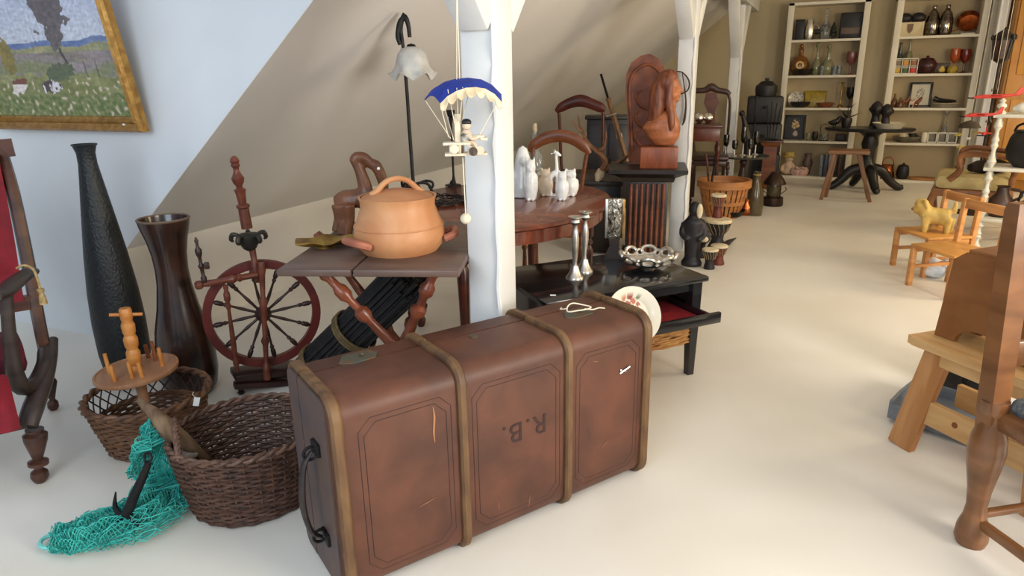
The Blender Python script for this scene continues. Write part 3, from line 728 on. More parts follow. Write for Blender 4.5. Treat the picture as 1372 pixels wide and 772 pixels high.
# ------------------------------------------------------------------ clay pot
CLAY = mat('terracotta', (204, 148, 102), (184, 122, 78), rough=.5, scale=(5, 5, 5), detail=5, bump=.05, dist=.8)
F = Fr(537, 334, XZ); cp_ = fthing('clay_pot', 'big orange clay cooking pot with lid on the folding table', 'pot', F); q = F.q
rows = [(343, 38), (336, 48), (325, 57), (313, 61), (300, 59), (286, 53), (276, 49.5), (268, 50), (262, 52.5)]
pr = F.prof(rows); pr[0] = (pr[0][0], .002); zz = pr[3][1]
pr = [(.0001, 0.001)]+pr
obj('body', B().lathe(pr+[(pr[-1][0]-.008, pr[-1][1]), (pr[-1][0]-.01, pr[-1][1]-.02), (.001, pr[-1][1]-.022)], n=48), CLAY, cp_)
obj('ridge', B().torus((0, 0, pr[5][1]), pr[5][0]+.0008, .0025, 48, 6), CLAY, cp_)
rt = pr[-1][0]; zr = pr[-1][1]
lidp = obj('lid', B().lathe([(.0001, zr+.024), (rt*.3, zr+.02), (rt*.7, zr+.01), (rt-.012, zr-.002), (rt-.014, zr-.01), (.0001, zr-.01)], n=40), mat('terracotta_lid', (192, 132, 88), (170, 110, 68), rough=.55, scale=(6, 6, 6)), cp_)
c = V((.0, 0, zr+.012)); obj('handle', B().tube([c+V((-.085, -.02, -.004)), c+V((-.066, -.018, .006)), c+V((-.036, -.01, .034)), c+V((0, 0, .044)), c+V((.036, .01, .034)), c+V((.066, .015, .006)), c+V((.085, .02, -.006))], [.014, .015, .013, .013, .013, .015, .013], 10, k=5, flat=.7), CLAY, lidp)
for a, s in ((-2.55, 1), (-.05, 1)):
    e = V((cos(a), sin(a), 0)); t_ = V((-sin(a), cos(a), 0)); rb = pr[4][0]; zb = pr[4][1]-.012
    obj('side_handle', B().tube([e*(rb-.004)+t_*.05+V((0, 0, zb)), e*(rb+.028)+t_*.045+V((0, 0, zb+.012)), e*(rb+.034)+V((0, 0, zb+.014)), e*(rb+.028)-t_*.045+V((0, 0, zb+.012)), e*(rb-.004)-t_*.05+V((0, 0, zb))], .013, 8, k=4), mat('clay_handle', (182, 116, 92), (160, 96, 72), rough=.6, scale=(10, 10, 10)), cp_)
# brass leaf dish
F = Fr(436, 331, XZ); ds = fthing('brass_dish', 'shallow brass leaf-shaped dish at the left corner of the folding table', 'dish', F)
def dsh(i, j):
    a = 2*pi*i; rim = .078+.012*cos(2*a)+.006*cos(5*a); r = rim*j
    return (r*cos(a)*1.15, r*sin(a)*.95, .006+.02*j**2.2+.004*sin(5*a)*j)
obj('bowl', B().sheet(dsh, 48, 10), mat('old_brass', (168, 134, 56), (96, 66, 30), rough=.35, metal=.5, scale=(12, 12, 12)), ds, thick=.004)
obj('foot', B().lathe([(.034, 0), (.03, .006), (.02, .008)], n=20), MATS['old_brass'], ds)
# carved wooden animal with looped neck
CARV = mat('carved_brown', (122, 76, 48), (78, 46, 30), rough=.38, scale=(9, 9, 9), detail=4, dist=1)
F = Fr(470, 314, XZ); ca = fthing('carved_animal', 'carved brown wooden animal figure with raised arched neck behind the pot', 'carving', F); q = F.q
b = B()
b.tube([q(451, 272, .03), q(462, 267, .02), q(477, 266, .01), q(492, 262, 0), q(501, 257, 0)], [.026, .034, .036, .034, .03], 12, k=3)
for px, dy, p2 in ((454, -.01, 458), (467, -.03, 466), (452, .06, 452), (490, -.01, 488), (494, .05, 494)):
    a = q(px, 274, dy); e = q(p2, 316, dy); e.z = 0.004
    b.tube([a, (a+e)/2+V((.006, 0, 0)), e+V((0, 0, .012)), e], [.024, .018, .017, .02], 10, k=3)
b.tube([q(492, 272), q(489, 250), q(482, 228), q(475, 214)], [.034, .026, .02, .019], 10, k=4)
b.tube([q(473, 218), q(478, 211), q(488, 212), q(496, 219), q(503, 222), q(509, 232), q(514, 248), q(514, 262), q(510, 270)], [.018, .021, .021, .019, .022, .021, .019, .016, .01], 10, k=4)
obj('body', b, CARV, ca, remesh=.0055, smooth=3)
obj('pale_spot', B().ell(q(507, 226, -.018), .006), mat('paper_white', (238, 238, 236)), ca)
# ------------------------------------------------------------------ round mahogany table behind the post
MAHO = mat('mahogany', (124, 60, 36), (92, 42, 28), rough=.22, scale=(3, 14, 3), detail=5, coat=.3)
MAHD = mat('mahogany_dark', (90, 42, 28), (62, 30, 22), rough=.3, scale=(4, 4, 16))
RZT = .68; RC = V((-1.4, 3.0, 0)); RR = .69
F = Fr(P=RC, rz=0); rt_ = fthing('oval_table', 'oval polished mahogany table carrying the white figurines', 'table', F)
obj('tabletop', B().lathe([(.0001, RZT-.022), (RR-.012, RZT-.022), (RR, RZT-.014), (RR, RZT-.006), (RR-.01, RZT), (.0001, RZT)], n=72, sx=.77), MAHO, rt_)
obj('apron', B().lathe([(RR-.07, RZT-.085), (RR-.05, RZT-.085), (RR-.05, RZT-.022), (RR-.07, RZT-.022)], n=72, sx=.77), MAHO, rt_)
for a in (-82, 5, 98, 188):
    e = V((.77*cos(R(a)), sin(R(a)), 0))*(RR-.19 if a < 0 else RR-.12)
    obj('leg', turned(B(), e, e+V((0, 0, RZT-.022)), .03, [(0, .5), (.03, .8), (.06, .9), (.09, .5), (.12, .6), (.5, .8), (.7, .95), (.74, .6), (.76, 1), (.79, .6), (.81, 1), (1, 1)]), MAHD, rt_)
# iron scrolled table lamp with a frosted glass shade
F = Fr(P=(-1.70, 2.72, RZT)); lm = fthing('table_lamp', 'tall black iron table lamp with frosted flower glass shade', 'lamp', F); q = F.q
bz = q(554, 249).z; bx = q(554, 249).x
stem = [V((bx, 0, bz)), q(549, 180), q(545, 120), q(540, 62), q(537, 40), q(539, 26), q(543, 19)]
obj('stem', B().tube(stem, [.0085, .0085, .008, .0075, .009, .01, .013], 10, k=4), IRON, lm)
obj('base_plate', B().lathe([(.0001, bz-.01), (.034, bz-.01), (.03, bz), (.014, bz+.01), (.0001, bz+.012)], (bx, 0, 0), 20), IRON, lm)
for a in (0.15, 2.2, 4.25):
    e = V((cos(a), sin(a), 0))
    obj('scroll_foot', B().tube([V((bx, 0, bz+.006)), V((bx, 0, bz+.012))+e*.04, V((bx, 0, bz+.002))+e*.07, V((bx, 0, bz-.03))+e*.085, V((bx, 0, 0.006))+e*.1, V((bx, 0, .008))+e*.115, V((bx, 0, .02))+e*.118], .007, 8, k=4), IRON, lm)
    obj('scroll', B().tube([V((bx, 0, bz+.008))+e*.02, V((bx, 0, bz+.02))+e*.06, V((bx, 0, bz+.01))+e*.09, V((bx, 0, bz-.012))+e*.088, V((bx, 0, bz-.01))+e*.07], .006, 8, k=4), IRON, lm)
obj('shade_arm', B().tube([q(536, 60), q(533, 48), q(536, 30), q(543, 24), q(547, 34), q(549, 50)], [.009, .011, .012, .012, .01, .009], 10, k=4), IRON, lm)
c = q(551, 62)
obj('shade_cap', B().lathe([(.001, .012), (.016, .008), (.024, -.008), (.02, -.012)], c, 18), IRON, lm)
rs = []
GL = [(.022, -.004), (.045, -.012), (.062, -.035), (.070, -.065), (.074, -.095), (.086, -.118), (.1, -.128)]
for k, (r_, z_) in enumerate(GL):
    ring = []
    for i in range(60):
        a = 2*pi*i/60; f = max(0, k-3)/3
        r2 = r_*(1+.10*f*cos(6*a)); ring.append(c+V((r2*cos(a), r2*sin(a), z_+.016*f*cos(6*a))))
    rs.append(ring)
obj('glass_shade', B().rings(rs, cap=False), mat('frosted_glass', (226, 224, 218), (206, 204, 198), rough=.35, trans=.35, scale=(30, 30, 30)), lm, 'frosted white glass shade with frilled edge', thick=.004, smooth=0)
# second iron stand behind it
F = Fr(607, 249, RZT); cs = fthing('iron_candle_stand', 'slim black iron candle stand on the oval table behind the parachute toy', 'candle stand', F); q = F.q
obj('stem', turned(B(), q(608, 244), q(604, 158), .008, [(0, 1.5), (.1, .8), (.5, .7), (.55, 1.4), (.6, .7), (.9, .8), (1, 1.6)]), IRON, cs)
obj('base_plate', B().lathe([(.0001, 0), (.045, 0), (.045, .006), (.02, .012), (.012, .03), (.0001, .03)], (0, 0, 0), 20), IRON, cs)
obj('cup', B().lathe([(.006, 0), (.02, .01), (.024, .04), (.02, .042), (.001, .02)], q(604, 158), 16), IRON, cs)
# twig wreath lying on the table
F = Fr(590, 272, RZT); b = B()
for k in range(26):
    a0 = random.uniform(0, 2*pi); P = []
    for i in range(9):
        a = a0+i*.22; r_ = .1+random.uniform(-.02, .025); P.append((r_*1.25*cos(a), r_*.9*sin(a), .012+random.uniform(-.008, .02)))
    b.tube(P, .0035, 5)
wo = one('twig_wreath', b, mat('dark_twigs', (48, 38, 34), (30, 24, 22), rough=.7, scale=(30, 30, 30)), F, 'flat wreath of dark twigs lying on the oval table behind the pot', 'wreath')
# ------------------------------------------------------------------ white figurines and decanter on the oval table
POR = mat('white_porcelain', (236, 236, 234), (222, 222, 220), rough=.3, scale=(40, 40, 40), coat=.3)
CRM = mat('cream_ceramic', (218, 202, 180), (204, 186, 160), rough=.45, scale=(30, 30, 30))
def fig(px, py, lab, mt_, fn, g='white figurines on the oval table'):
    F = Fr(px, py, RZT); b = B(); fn(F.q, b, F); t = fthing('figurine', lab, 'figurine', F, g); obj('body', b, mt_, t, remesh=.0045, smooth=2); return t
def owl(x, y0, y1, w):
    def f(q, b, F):
        S = F.S; a = q(x, y0); t_ = q(x, y1); h = t_.z; r = w/S
        b.lathe([(.001, .001), (r*.8, .001), (r*.95, h*.12), (r, h*.35), (r*.9, h*.55), (r*.72, h*.68), (r*.8, h*.8), (r*.7, h*.92), (.001, h)], (0, 0, 0), 20)
        for s in (-1, 1): b.ell((s*r*.55, 0, h*.97), (r*.18, r*.14, h*.09)); b.ell((s*r*.92, -.0, h*.4), (r*.22, r*.5, h*.24)); b.ell((s*r*.32, -r*.62, h*.82), (r*.24, r*.16, r*.24)); b.ell((s*r*.35, -r*.8, h*.03), (r*.28, r*.3, h*.04))
        b.ell((0, -r*.75, h*.75), (r*.1, r*.16, h*.04))
    return f
def hooded(q, b, F):
    S = F.S; h = q(700, 195).z
    b.lathe([(.001, .001), (18/S, .001), (17/S, h*.2), (13/S, h*.45), (11/S, h*.62), (9/S, h*.8), (6/S, h*.94), (.001, h)], (0, 0, 0), 20)
    b.ell((-8/S, -.01, h*.28), (10/S, 9/S, h*.27)); b.ell((2/S, -9/S, h*.7), (6/S, 5/S, h*.1)); b.ell((9/S, -6/S, h*.34), (7/S, 6/S, h*.2))
fig(701, 263, 'largest white figurine of hooded mother and child nearest the post', POR, hooded)
fig(711, 268, 'slim white owl-like figurine standing in front', POR, owl(711, 268, 213, 9))
fig(731, 262, 'cream squat owl figurine behind the white ones', CRM, owl(731, 262, 226, 9))
def gir(q, b, F):
    b.tube([q(738, 238), q(742, 232), q(747, 236)], [.012, .014, .011], 10, k=3)
    for x, dy in ((738, -.012), (739, .012), (747, -.012), (746, .012)):
        a = q(x, 238, dy); e = q(x, 262, dy); e.z = .004; b.tube([a, (a+e)/2, e], [.009, .006, .007], 8)
    b.tube([q(746, 234), q(746, 222), q(745, 208)], [.012, .009, .007], 8, k=3)
    b.tube([q(742, 203), q(746, 205), q(752, 209)], [.008, .01, .006], 8)
    b.cyl(q(742, 204, .006), q(740, 199, .01), .003, n=6); b.cyl(q(744, 204, -.006), q(743, 198, -.008), .003, n=6); b.ell(q(739, 206, 0), (.008, .004, .004))
    b.box((q(742, 262).x, 0, .003), (.05, .045, .006))
fig(742, 262, 'white giraffe figurine with long neck', POR, gir)
fig(764, 262, 'white eared owl figurine standing at the back right', POR, owl(764, 262, 227, 10))
fig(753, 268, 'small smooth white figurine at the front right', POR, owl(753, 268, 229, 8))
CG = mat('clear_glass', (236, 242, 242), rough=.06, trans=.92, ior=1.45)
F = Fr(717, 234, RZT); dc = fthing('decanter', 'clear glass decanter with tall cork stopper behind the figurines', 'decanter', F); q = F.q
pr = F.prof([(233, 11), (226, 12), (212, 10.5), (203, 7), (196, 4.5), (185, 3.6), (178, 4.2)]); pr[0] = (pr[0][0], .001)
obj('bottle', B().lathe([(.001, .001)]+pr+[(pr[-1][0]-.003, pr[-1][1]), (pr[-2][0]-.003, pr[-2][1]), (.006, pr[3][1]), (pr[2][0]-.005, pr[2][1]), (pr[1][0]-.005, pr[1][1]), (.001, .01)], n=24, cap=False), CG, dc)
z0 = pr[-1][1]; obj('cork', B().lathe([(.001, z0-.02), (.008, z0-.02), (.01, z0+.005), (.013, z0+.008), (.014, z0+.03), (.012, z0+.055), (.001, z0+.058)], n=16), mat('cork', (198, 186, 164), (176, 160, 134), rough=.8, scale=(60, 60, 60)), dc)
# ------------------------------------------------------------------ parachute toy hanging from the brace
TOYW = mat('toy_wood', (226, 214, 190), (208, 192, 164), rough=.6, scale=(20, 20, 20))
BLUE = mat('blue_cloth', (34, 56, 152), (26, 44, 126), rough=.8, scale=(30, 30, 30))
CRC = mat('cream_cloth', (228, 212, 180), (208, 180, 142), rough=.8, scale=(40, 40, 40))
F = Fr(P=(-.915, 1.66, 0)); q = F.q
F0 = Fr(P=F.P+V((0, 0, q(622, 212).z))); q = F0.q; off = V((q(622, 212).x, 0, 0))
pt = fthing('parachute_toy', 'hanging toy of a little pilot under a blue and cream parachute', 'toy', F0)
fr_ = [q(x, y, -.05) for x, y in ((590, 139), (600, 129), (612, 122), (624, 118), (637, 117), (650, 119), (662, 126), (672, 137))]
bk_ = [q(x, y, .06) for x, y in ((569, 134), (577, 123), (590, 115), (606, 111), (622, 110), (640, 112), (656, 119), (671, 133))]
def cfn(i, j):
    u = i*7; a = min(int(u), 6); t = u-a
    f = fr_[a].lerp(fr_[a+1], t); g = bk_[a].lerp(bk_[a+1], t); p = f.lerp(g, j)
    return p+V((0, 0, .016*sin(pi*j)+.0))
obj('canopy', B().sheet(cfn, 35, 8), BLUE, pt, 'blue cloth canopy', thick=.003)
def lip(i, j):
    u = i*7; a = min(int(u), 6); t = u-a; p = fr_[a].lerp(fr_[a+1], t)
    sc = abs(sin(pi*i*7)); return p+V((0, -.004-.01*j, -j*(.014+.012*sc)))
obj('valance', B().sheet(lip, 56, 5), CRC, pt, 'cream scalloped valance', thick=.003)
seat = [q(x, y, d) for x, y, d in ((602, 205, .02), (622, 212, -.03), (650, 206, -.02), (640, 200, .04))]
c = q(622, 206); 
obj('platform', B().box(c+V((.005, 0, 0)), (.115, .05, .007), .001), TOYW, pt)
obj('platform', B().box(q(612, 192), (.075, .045, .007), .001), TOYW, pt)
for x in (604, 616, 628): obj('strut', B().beam(q(x, 206, -.015), q(x, 193, -.015), .008, .008), TOYW, pt)
obj('engine', B().box(q(613, 199), (.028, .035, .03), .004), mat('toy_dark', (60, 44, 36), (90, 70, 50), rough=.6, scale=(60, 60, 60)), pt)
for x, y in ((643, 202), (609, 200), (634, 203)): obj('wheel', B().cyl(q(x, y, -.035), q(x, y, -.027), .012, n=16), MATS['toy_dark'] if x == 634 else TOYW, pt)
b = B(); b.cyl(q(645, 183), q(645, 186), .004, n=8); b.box(q(636, 184), (.05, .02, .012), .003); b.box(q(648, 186), (.02, .03, .008), .002)
obj('dashboard', b, TOYW, pt)
pl = obj('pilot', B().tube([q(626, 190), q(625, 180), q(625, 174)], [.014, .016, .008], 10, k=3).tube([q(627, 181, -.012), q(633, 186, -.018), q(640, 184, -.012)], [.006, .005, .004], 8, k=3).tube([q(626, 191), q(634, 192), q(638, 199)], [.009, .008, .006], 8, k=3).ell(q(625, 168), .012), mat('toy_skin', (214, 190, 164), rough=.6), pt)
obj('cap', B().ell(q(625, 164, .001), (.0135, .0135, .010)), mat('toy_black', (28, 28, 30), rough=.5), pl)
obj('jacket', B().tube([q(626, 189), q(625, 181), q(625, 177)], [.0155, .0172, .012], 10, k=3), mat('toy_jacket', (216, 208, 188), (70, 66, 58), rough=.7, scale=(40, 40, 90)), pl)
obj('back_plate', B().box(q(613, 172), (.016, .004, .075), .001), TOYW, pt)
for x0, y0, dy, x1, y1 in ((590, 140, -.05, 601, 184), (570, 135, .06, 604, 186), (590, 124, .05, 608, 188), (600, 120, -.05, 610, 170), (612, 118, -.05, 614, 165), (620, 117, -.05, 616, 166), (630, 118, .05, 618, 166), (668, 134, .05, 640, 186)):
    obj('shroud_line', B().tube([q(x0, y0, dy), q(x1, y1, 0)], .0012, 5), STRING, pt)
for x in (612, 616):
    tp = q(613, 0, .03); obj('hanging_line', B().tube([q(x, 111, 0), V((tp.x, .03, tp.z+.06))], .0012, 5), STRING, pt)
obj('pull_cord', B().tube([q(620, 211), q(622, 250), q(624, 288)], .0016, 6), STRING, pt)
obj('bead', B().ell(q(624, 293), .0155), TOYW, pt)
# ------------------------------------------------------------------ black console table with drawer
BKL = mat('black_lacquer', (20, 20, 22), (28, 28, 30), rough=.18, scale=(8, 8, 8), coat=.4)
CZ = .45
F = Fr(P=(-.81, 2.72, 0), rz=R(48.3)); q = F.q
co = fthing('console_table', 'low black lacquered console table with an open red lined drawer', 'table', F)
CW, CDp = .37, .25
obj('tabletop', B().box((0, 0, CZ-.012), (CW*2+.03, CDp*2+.02, .024), .006), BKL, co)
for sx_ in (-1, 1):
    for sy in (-1, 1):
        x, y = sx_*(CW-.03), sy*(CDp-.03)
        obj('leg', B().rings([[V((x+a*w_, y+b_*w_, z)) for a, b_ in ((-1, -1), (1, -1), (1, 1), (-1, 1))] for w_, z in ((.015, 0), (.022, .3), (.024, CZ-.024))]), BKL, co)
    obj('side_panel', B().box((sx_*(CW-.03), 0, CZ-.11), (.02, CDp*2-.1, .17)), BKL, co)
obj('back_panel', B().box((0, CDp-.03, CZ-.11), (CW*2-.1, .02, .17)), BKL, co)
obj('front_apron', B().box((0, -CDp+.03, CZ-.045), (CW*2-.1, .018, .04)), BKL, co)
dy = -CDp-.09
dr = obj('drawer', B().box((.02, dy+.135, CZ-.165), (CW*2-.13, .29, .012)), BKL, co, 'open black drawer with red lining')
obj('drawer_front', B().box((.035, dy-.01, CZ-.150), (CW*2-.06, .018, .045), .003), BKL, dr)
for s in (-1, 1): obj('drawer_side', B().box((.02+s*(CW-.07), dy+.135, CZ-.145), (.012, .28, .035)), BKL, dr)
obj('lining', B().box((.02, dy+.135, CZ-.156), (CW*2-.16, .265, .006)), mat('red_lining', (150, 16, 28), (120, 10, 20), rough=.9, scale=(30, 30, 30)), dr, 'red felt lining')
WIH = mat('honey_wicker', (196, 146, 84), (160, 108, 56), rough=.6, scale=(30, 30, 60))
def ringb(t, h):
    # rounded rectangle basket
    c_, s_ = cos(t), sin(t); k = 1/((abs(c_)**6+abs(s_)**6)**(1/6)); m_ = .96+.04*h
    return V((.275*c_*k*m_, .19*s_*k*m_, h*.115)), V((c_, s_, 0))
Fb = Fr(P=F.P+F.ax*.085+F.ay*-.06+V((0, 0, .155)), rz=F.rz)
wk = fthing('wicker_tray', 'honey coloured wicker drawer basket under the open black drawer', 'basket', Fb)
obj('weave', woven(B(), ringb, 11, 44, .006, .004, 132), WIH, wk)
obj('tray_base', B().box((0, 0, .004), (.5, .35, .008)), WIH, wk)
obj('rim', B().tube([ringb(2*pi*i/80, 1)[0] for i in range(80)], .008, 6, closed=True), WIH, wk)
for s in (-1, 1): obj('runner', B().box((s*.28, .03, .128), (.03, .4, .012)), BKL, co).location = (.085, -.06, .155)
# plate standing in the drawer
Fp = Fr(P=G(846, 452, .302), rz=F.rz+R(-8)); 
pl_ = fthing('china_plate', 'white china plate with floral spray standing in the open drawer', 'plate', Fp)
def plc(co_):
    r = hypot(co_.x, co_.y)
    for fx, fy, fr, c in ((-.01, .05, .014, (176, 96, 84)), (.015, .06, .012, (188, 112, 90)), (.0, .078, .011, (160, 84, 76)), (-.028, .07, .009, (196, 130, 100)), (.034, .045, .01, (178, 104, 84)), (-.034, .045, .01, (106, 116, 78)), (.005, .035, .01, (98, 110, 70)), (.036, .072, .008, (110, 118, 82))):
        if hypot(co_.x-fx, co_.y-fy) < fr*(1+.5*NZ.noise(V((co_.x*200, co_.y*200, 0)))): return lin(c)
    if abs(r-.118) < .0025: return lin((188, 150, 96))
    return lin((232, 226, 208))
rs = [[V((r*cos(2*pi*i/96), r*sin(2*pi*i/96), z)) for i in range(96)] for r, z in [(.0005+.078*k/26, .0) for k in range(27)]+[(.082, .002), (.09, .008), (.1, .012), (.11, .015), (.115, .016), (.119, .018), (.122, .019), (.121, .023), (.1, .016), (.08, .006), (.07, -.004), (.001, -.004)]]
o = obj('dish', B().rings(rs, cap=False), cmat('china_paint', .2), pl_, paint=plc); o.matrix_local = MX.Translation((0, 0, .088)) @ MX.Rotation(R(64), 4, 'X') @ MX.Scale(.9, 4)
# silver pieces on the console
SIL = mat('silver', (214, 210, 202), (190, 184, 174), rough=.32, metal=1, scale=(30, 30, 30))
cand = None
for k, (px, py, tp_, lab) in enumerate(((770, 373, 290, 'silver candlestick at the front edge of the black console'), (783, 364, 283, 'silver candlestick behind its twin on the black console'))):
    Fc = Fr(px, py, CZ)
    if cand is None:
        cand = fthing('candlestick', lab, 'candlestick', Fc, 'silver candlesticks on the black console')
        H = Fc.q(px-2, tp_).z
        obj('base', B().lathe([(.0001, 0), (.038, 0), (.038, .006), (.033, .012), (.022, .03), (.014, .055), (.0001, .055)]), SIL, cand)
        obj('stem', B().lathe([(.012, .05), (.009, .065), (.011, .09), (.015, .13), (.0165, .17), (.013, H-.06), (.009, H-.04), (.012, H-.034)]), SIL, cand)
        obj('socket', B().lathe([(.0001, H-.036), (.014, H-.034), (.02, H-.024), (.016, H-.014), (.018, H-.008), (.03, H-.003), (.03, H), (.012, H), (.011, H-.02), (.0001, H-.02)]), SIL, cand)
    else: dup(cand, Fc.P, Fc.rz, lab)
Fc = Fr(868, 358, CZ); bw = fthing('silver_bowl', 'silver bowl with scalloped openwork rim on the black console', 'bowl', Fc)
rs = []; NB = 72
def wv(i): return .5+.5*cos(8*2*pi*i/NB)
prf = [(.03, .004), (.06, .012), (.082, .022), (.095, .034)]
b = B().rings([[V((r*cos(2*pi*i/NB), r*sin(2*pi*i/NB), z)) for i in range(NB)] for r, z in [(.001, .004)]+prf], cap=False)
obj('dish', b, SIL, bw, thick=.003)
b = B()
for i in range(8):
    a = 2*pi*i/8
    m3 = MX.Rotation(a, 3, 'Z') @ MX.Rotation(R(52), 3, 'Y') @ MX.Rotation(0, 3, 'Z')
    b.torus((.109*cos(a), .109*sin(a), .05), .026, .0085, 22, 8, MX.Rotation(a, 3, 'Z') @ MX.Rotation(R(-52), 3, 'Y'), sx=.8, sy=1.15)
    a += pi/8; b.torus((.102*cos(a), .102*sin(a), .042), .015, .007, 16, 8, MX.Rotation(a, 3, 'Z') @ MX.Rotation(R(-52), 3, 'Y'))
obj('openwork_rim', b, SIL, bw)
obj('foot', B().lathe([(.001, 0), (.034, 0), (.03, .006), (.001, .007)], n=24), SIL, bw)
# silver relief plaque standing upright
Fm = Fr(822, 345, CZ); q = Fm.q; mr = fthing('silver_plaque', 'upright rectangular silver relief plaque on dark stand on the console', 'plaque', Fm)
a, c = q(810, 318), q(838, 266); wd = (c.x-a.x)/2*1.0; mx_ = (a.x+c.x)/2
REL = mat('silver_relief', (196, 188, 170), (60, 52, 44), rough=.25, metal=.9, scale=(38, 38, 24), detail=3, bump=.8, dist=1.5)
pn = obj('panel', B().box((mx_, 0, (a.z+c.z)/2), (wd*2, .03, c.z-a.z), .004), REL, mr)
for s in (-1, 1): obj('frame_bar', B().box((mx_+s*(wd-.006), -.018, (a.z+c.z)/2), (.012, .012, c.z-a.z), .003), mat('gold_edge', (190, 150, 90), (150, 110, 60), rough=.3, metal=.8, scale=(30, 30, 30)) if s > 0 else SIL, pn)
obj('stand', B().prism([(mx_-.045, 0), (mx_+.045, 0), (mx_+.035, .02), (mx_+.02, .05), (mx_+.025, a.z), (mx_-.025, a.z), (mx_-.02, .05), (mx_-.035, .02)], -.03, .03), mat('dark_stand', (40, 30, 26), (60, 46, 38), rough=.3, scale=(20, 20, 20)), mr)
Fq = Fr(741, 396, CZ); one('price_sticker', B().box((0, 0, .0012), (.022, .01, .0024)), MATS['paper_white'], Fq, 'tiny white price sticker on the black console corner', 'sticker')
# ------------------------------------------------------------------ chairs behind the oval table
CHW = mat('chair_brown', (120, 68, 36), (90, 48, 26), rough=.35, scale=(5, 5, 20))
CHR = mat('chair_red', (96, 38, 28), (70, 28, 22), rough=.35, scale=(5, 5, 20))
def backchair(F, lab, m_, pts_l, pts_r, rail, seat_z=.46, sw=.44, facing=1, slat=None, seatm=None):
    """chair seen from its back or front; pts are the stile lines and rail the top rail line in local coords"""
    t = fthing('dining_chair', lab, 'chair', F, None)
    obj('back_stile', B().tube(pts_l, .017, 8, k=3, flat=.8), m_, t); obj('back_stile', B().tube(pts_r, .017, 8, k=3, flat=.8), m_, t)
    pts, rr = rail; obj('top_rail', B().tube(pts, [r*.55 for r in rr], 10, k=5, flat=2.3), m_, t)
    x0, x1 = pts_l[0].x, pts_r[0].x; cx_ = (x0+x1)/2; hw = (x1-x0)/2
    if slat: obj('back_splat', B().prism(slat, pts_l[0].y-.008, pts_l[0].y+.008), m_, t)
    d = -.42*facing
    for x in (x0+.005, x1-.005): 
        obj('leg', B().tube([(x, 0, seat_z), (x, 0, .2), (x, .05*facing, 0)], .018, 8, k=3), m_, t)
        obj('leg', turned(B(), (cx_+(x-cx_)*1.15, d, 0), (cx_+(x-cx_)*1.15, d, seat_z-.03), .02), m_, t)
    obj('seat', B().box((cx_, d/2, seat_z), (hw*2.3, .46, .05), .02), seatm or m_, t)
    obj('seat_rail', B().box((cx_, d/2, seat_z-.05), (hw*2.1, .42, .05), .006), m_, t)
    return t
F = Fr(P=(-1.18, 4.02, 0)); q = F.q; SEATD = mat('dark_seat', (70, 44, 28), (50, 32, 22), rough=.6, scale=(20, 20, 20))
zz = q(750, 250).z
backchair(F, 'brown dining chair with curved top rail pushed up behind the oval table', CHW,
    [V((q(716, 300).x, 0, .45)), q(716, 250), q(714, 205), q(716, 196)], [V((q(778, 300).x, 0, .45)), q(778, 262), q(783, 225), q(786, 207)],
    ([q(709, 203), q(716, 194), q(732, 185), q(750, 182), q(768, 186), q(782, 196), q(790, 206)], [.012, .026, .03, .03, .03, .026, .012]), seatm=SEATD)
F = Fr(P=(-1.66, 5.72, 0)); q = F.q
backchair(F, 'reddish dining chair with shaped crest standing farther back under the slope', CHR,
    [V((q(754, 260).x, 0, .45)), q(752, 220), q(750, 170), q(749, 152)], [V((q(806, 260).x, 0, .45)), q(807, 220), q(808, 170), q(808, 150)],
    ([q(745, 150), q(752, 144), q(764, 138), q(778, 135), q(792, 139), q(804, 144), q(811, 148)], [.016, .032, .036, .042, .036, .034, .02]), seatm=SEATD)
# ------------------------------------------------------------------ rifle, antlers, dark cabinet, carved slab and bust
F = Fr(P=(-1.35, 5.25, 0)); q = F.q
rf_ = fthing('old_rifle', 'old wooden stocked rifle leaning upright behind the reddish chair', 'rifle', F)
lo = q(836, 205); hi = q(805, 99); e = lo+(lo-hi)*(lo.z/(hi.z-lo.z)); e.z = .02
dd = (hi-e)
obj('stock', B().tube([e, e+dd*.22, e+dd*.34, e+dd*.55, e+dd*.86], [.045, .04, .032, .034, .026], 10, k=3, flat=.7), mat('rifle_wood', (150, 108, 70), (106, 72, 46), rough=.4, scale=(20, 20, 5)), rf_)
obj('barrel', B().tube([e+dd*.35+V((0, -.02, 0)), hi+V((0, -.01, 0))], [.011, .009], 8), IRON, rf_)
obj('band', B().tube([e+dd*.62, e+dd*.645], .025, 10), SIL, rf_)
obj('bolt', B().cyl(q(826, 152, -.02), q(812, 156, -.05), .006, n=8), SIL, rf_)
obj('muzzle_band', B().tube([e+dd*.84, e+dd*.86], .02, 10), IRON, rf_)
DARK = mat('dark_oak', (34, 24, 20), (22, 16, 14), rough=.4, scale=(5, 5, 20))
F = Fr(P=(-1.42, 4.72, 0)); q = F.q
cb = fthing('dark_chest', 'dark wooden chest behind the oval table carrying the antlers', 'chest', F)
l, r_ = q(770, 250).x, q(832, 250).x; zt_ = q(800, 246).z
obj('body', B().box(((l+r_)/2, .2, zt_/2), (r_-l, .42, zt_-.03), .006), DARK, cb); obj('lid', B().box(((l+r_)/2, .2, zt_), (r_-l+.03, .45, .035), .01), DARK, cb)
obj('lock', B().box(((l+r_)/2, -.015, zt_*.75), (.04, .012, .05), .003), IRON, cb)
Fd = Fr(P=(-1.98, 6.35, 0)); xa, xb = Fd.q(786, 200).x, Fd.q(842, 200).x; zd = Fd.q(812, 158).z
t = fthing('dark_cupboard', 'dark tall cupboard half hidden behind the antlers and rifle', 'cupboard', Fd); obj('body', B().box(((xa+xb)/2, .15, zd/2), (xb-xa, .3, zd-.03), .006), DARK, t); obj('top_board', B().box(((xa+xb)/2, .15, zd), (xb-xa+.04, .34, .03), .006), DARK, t)
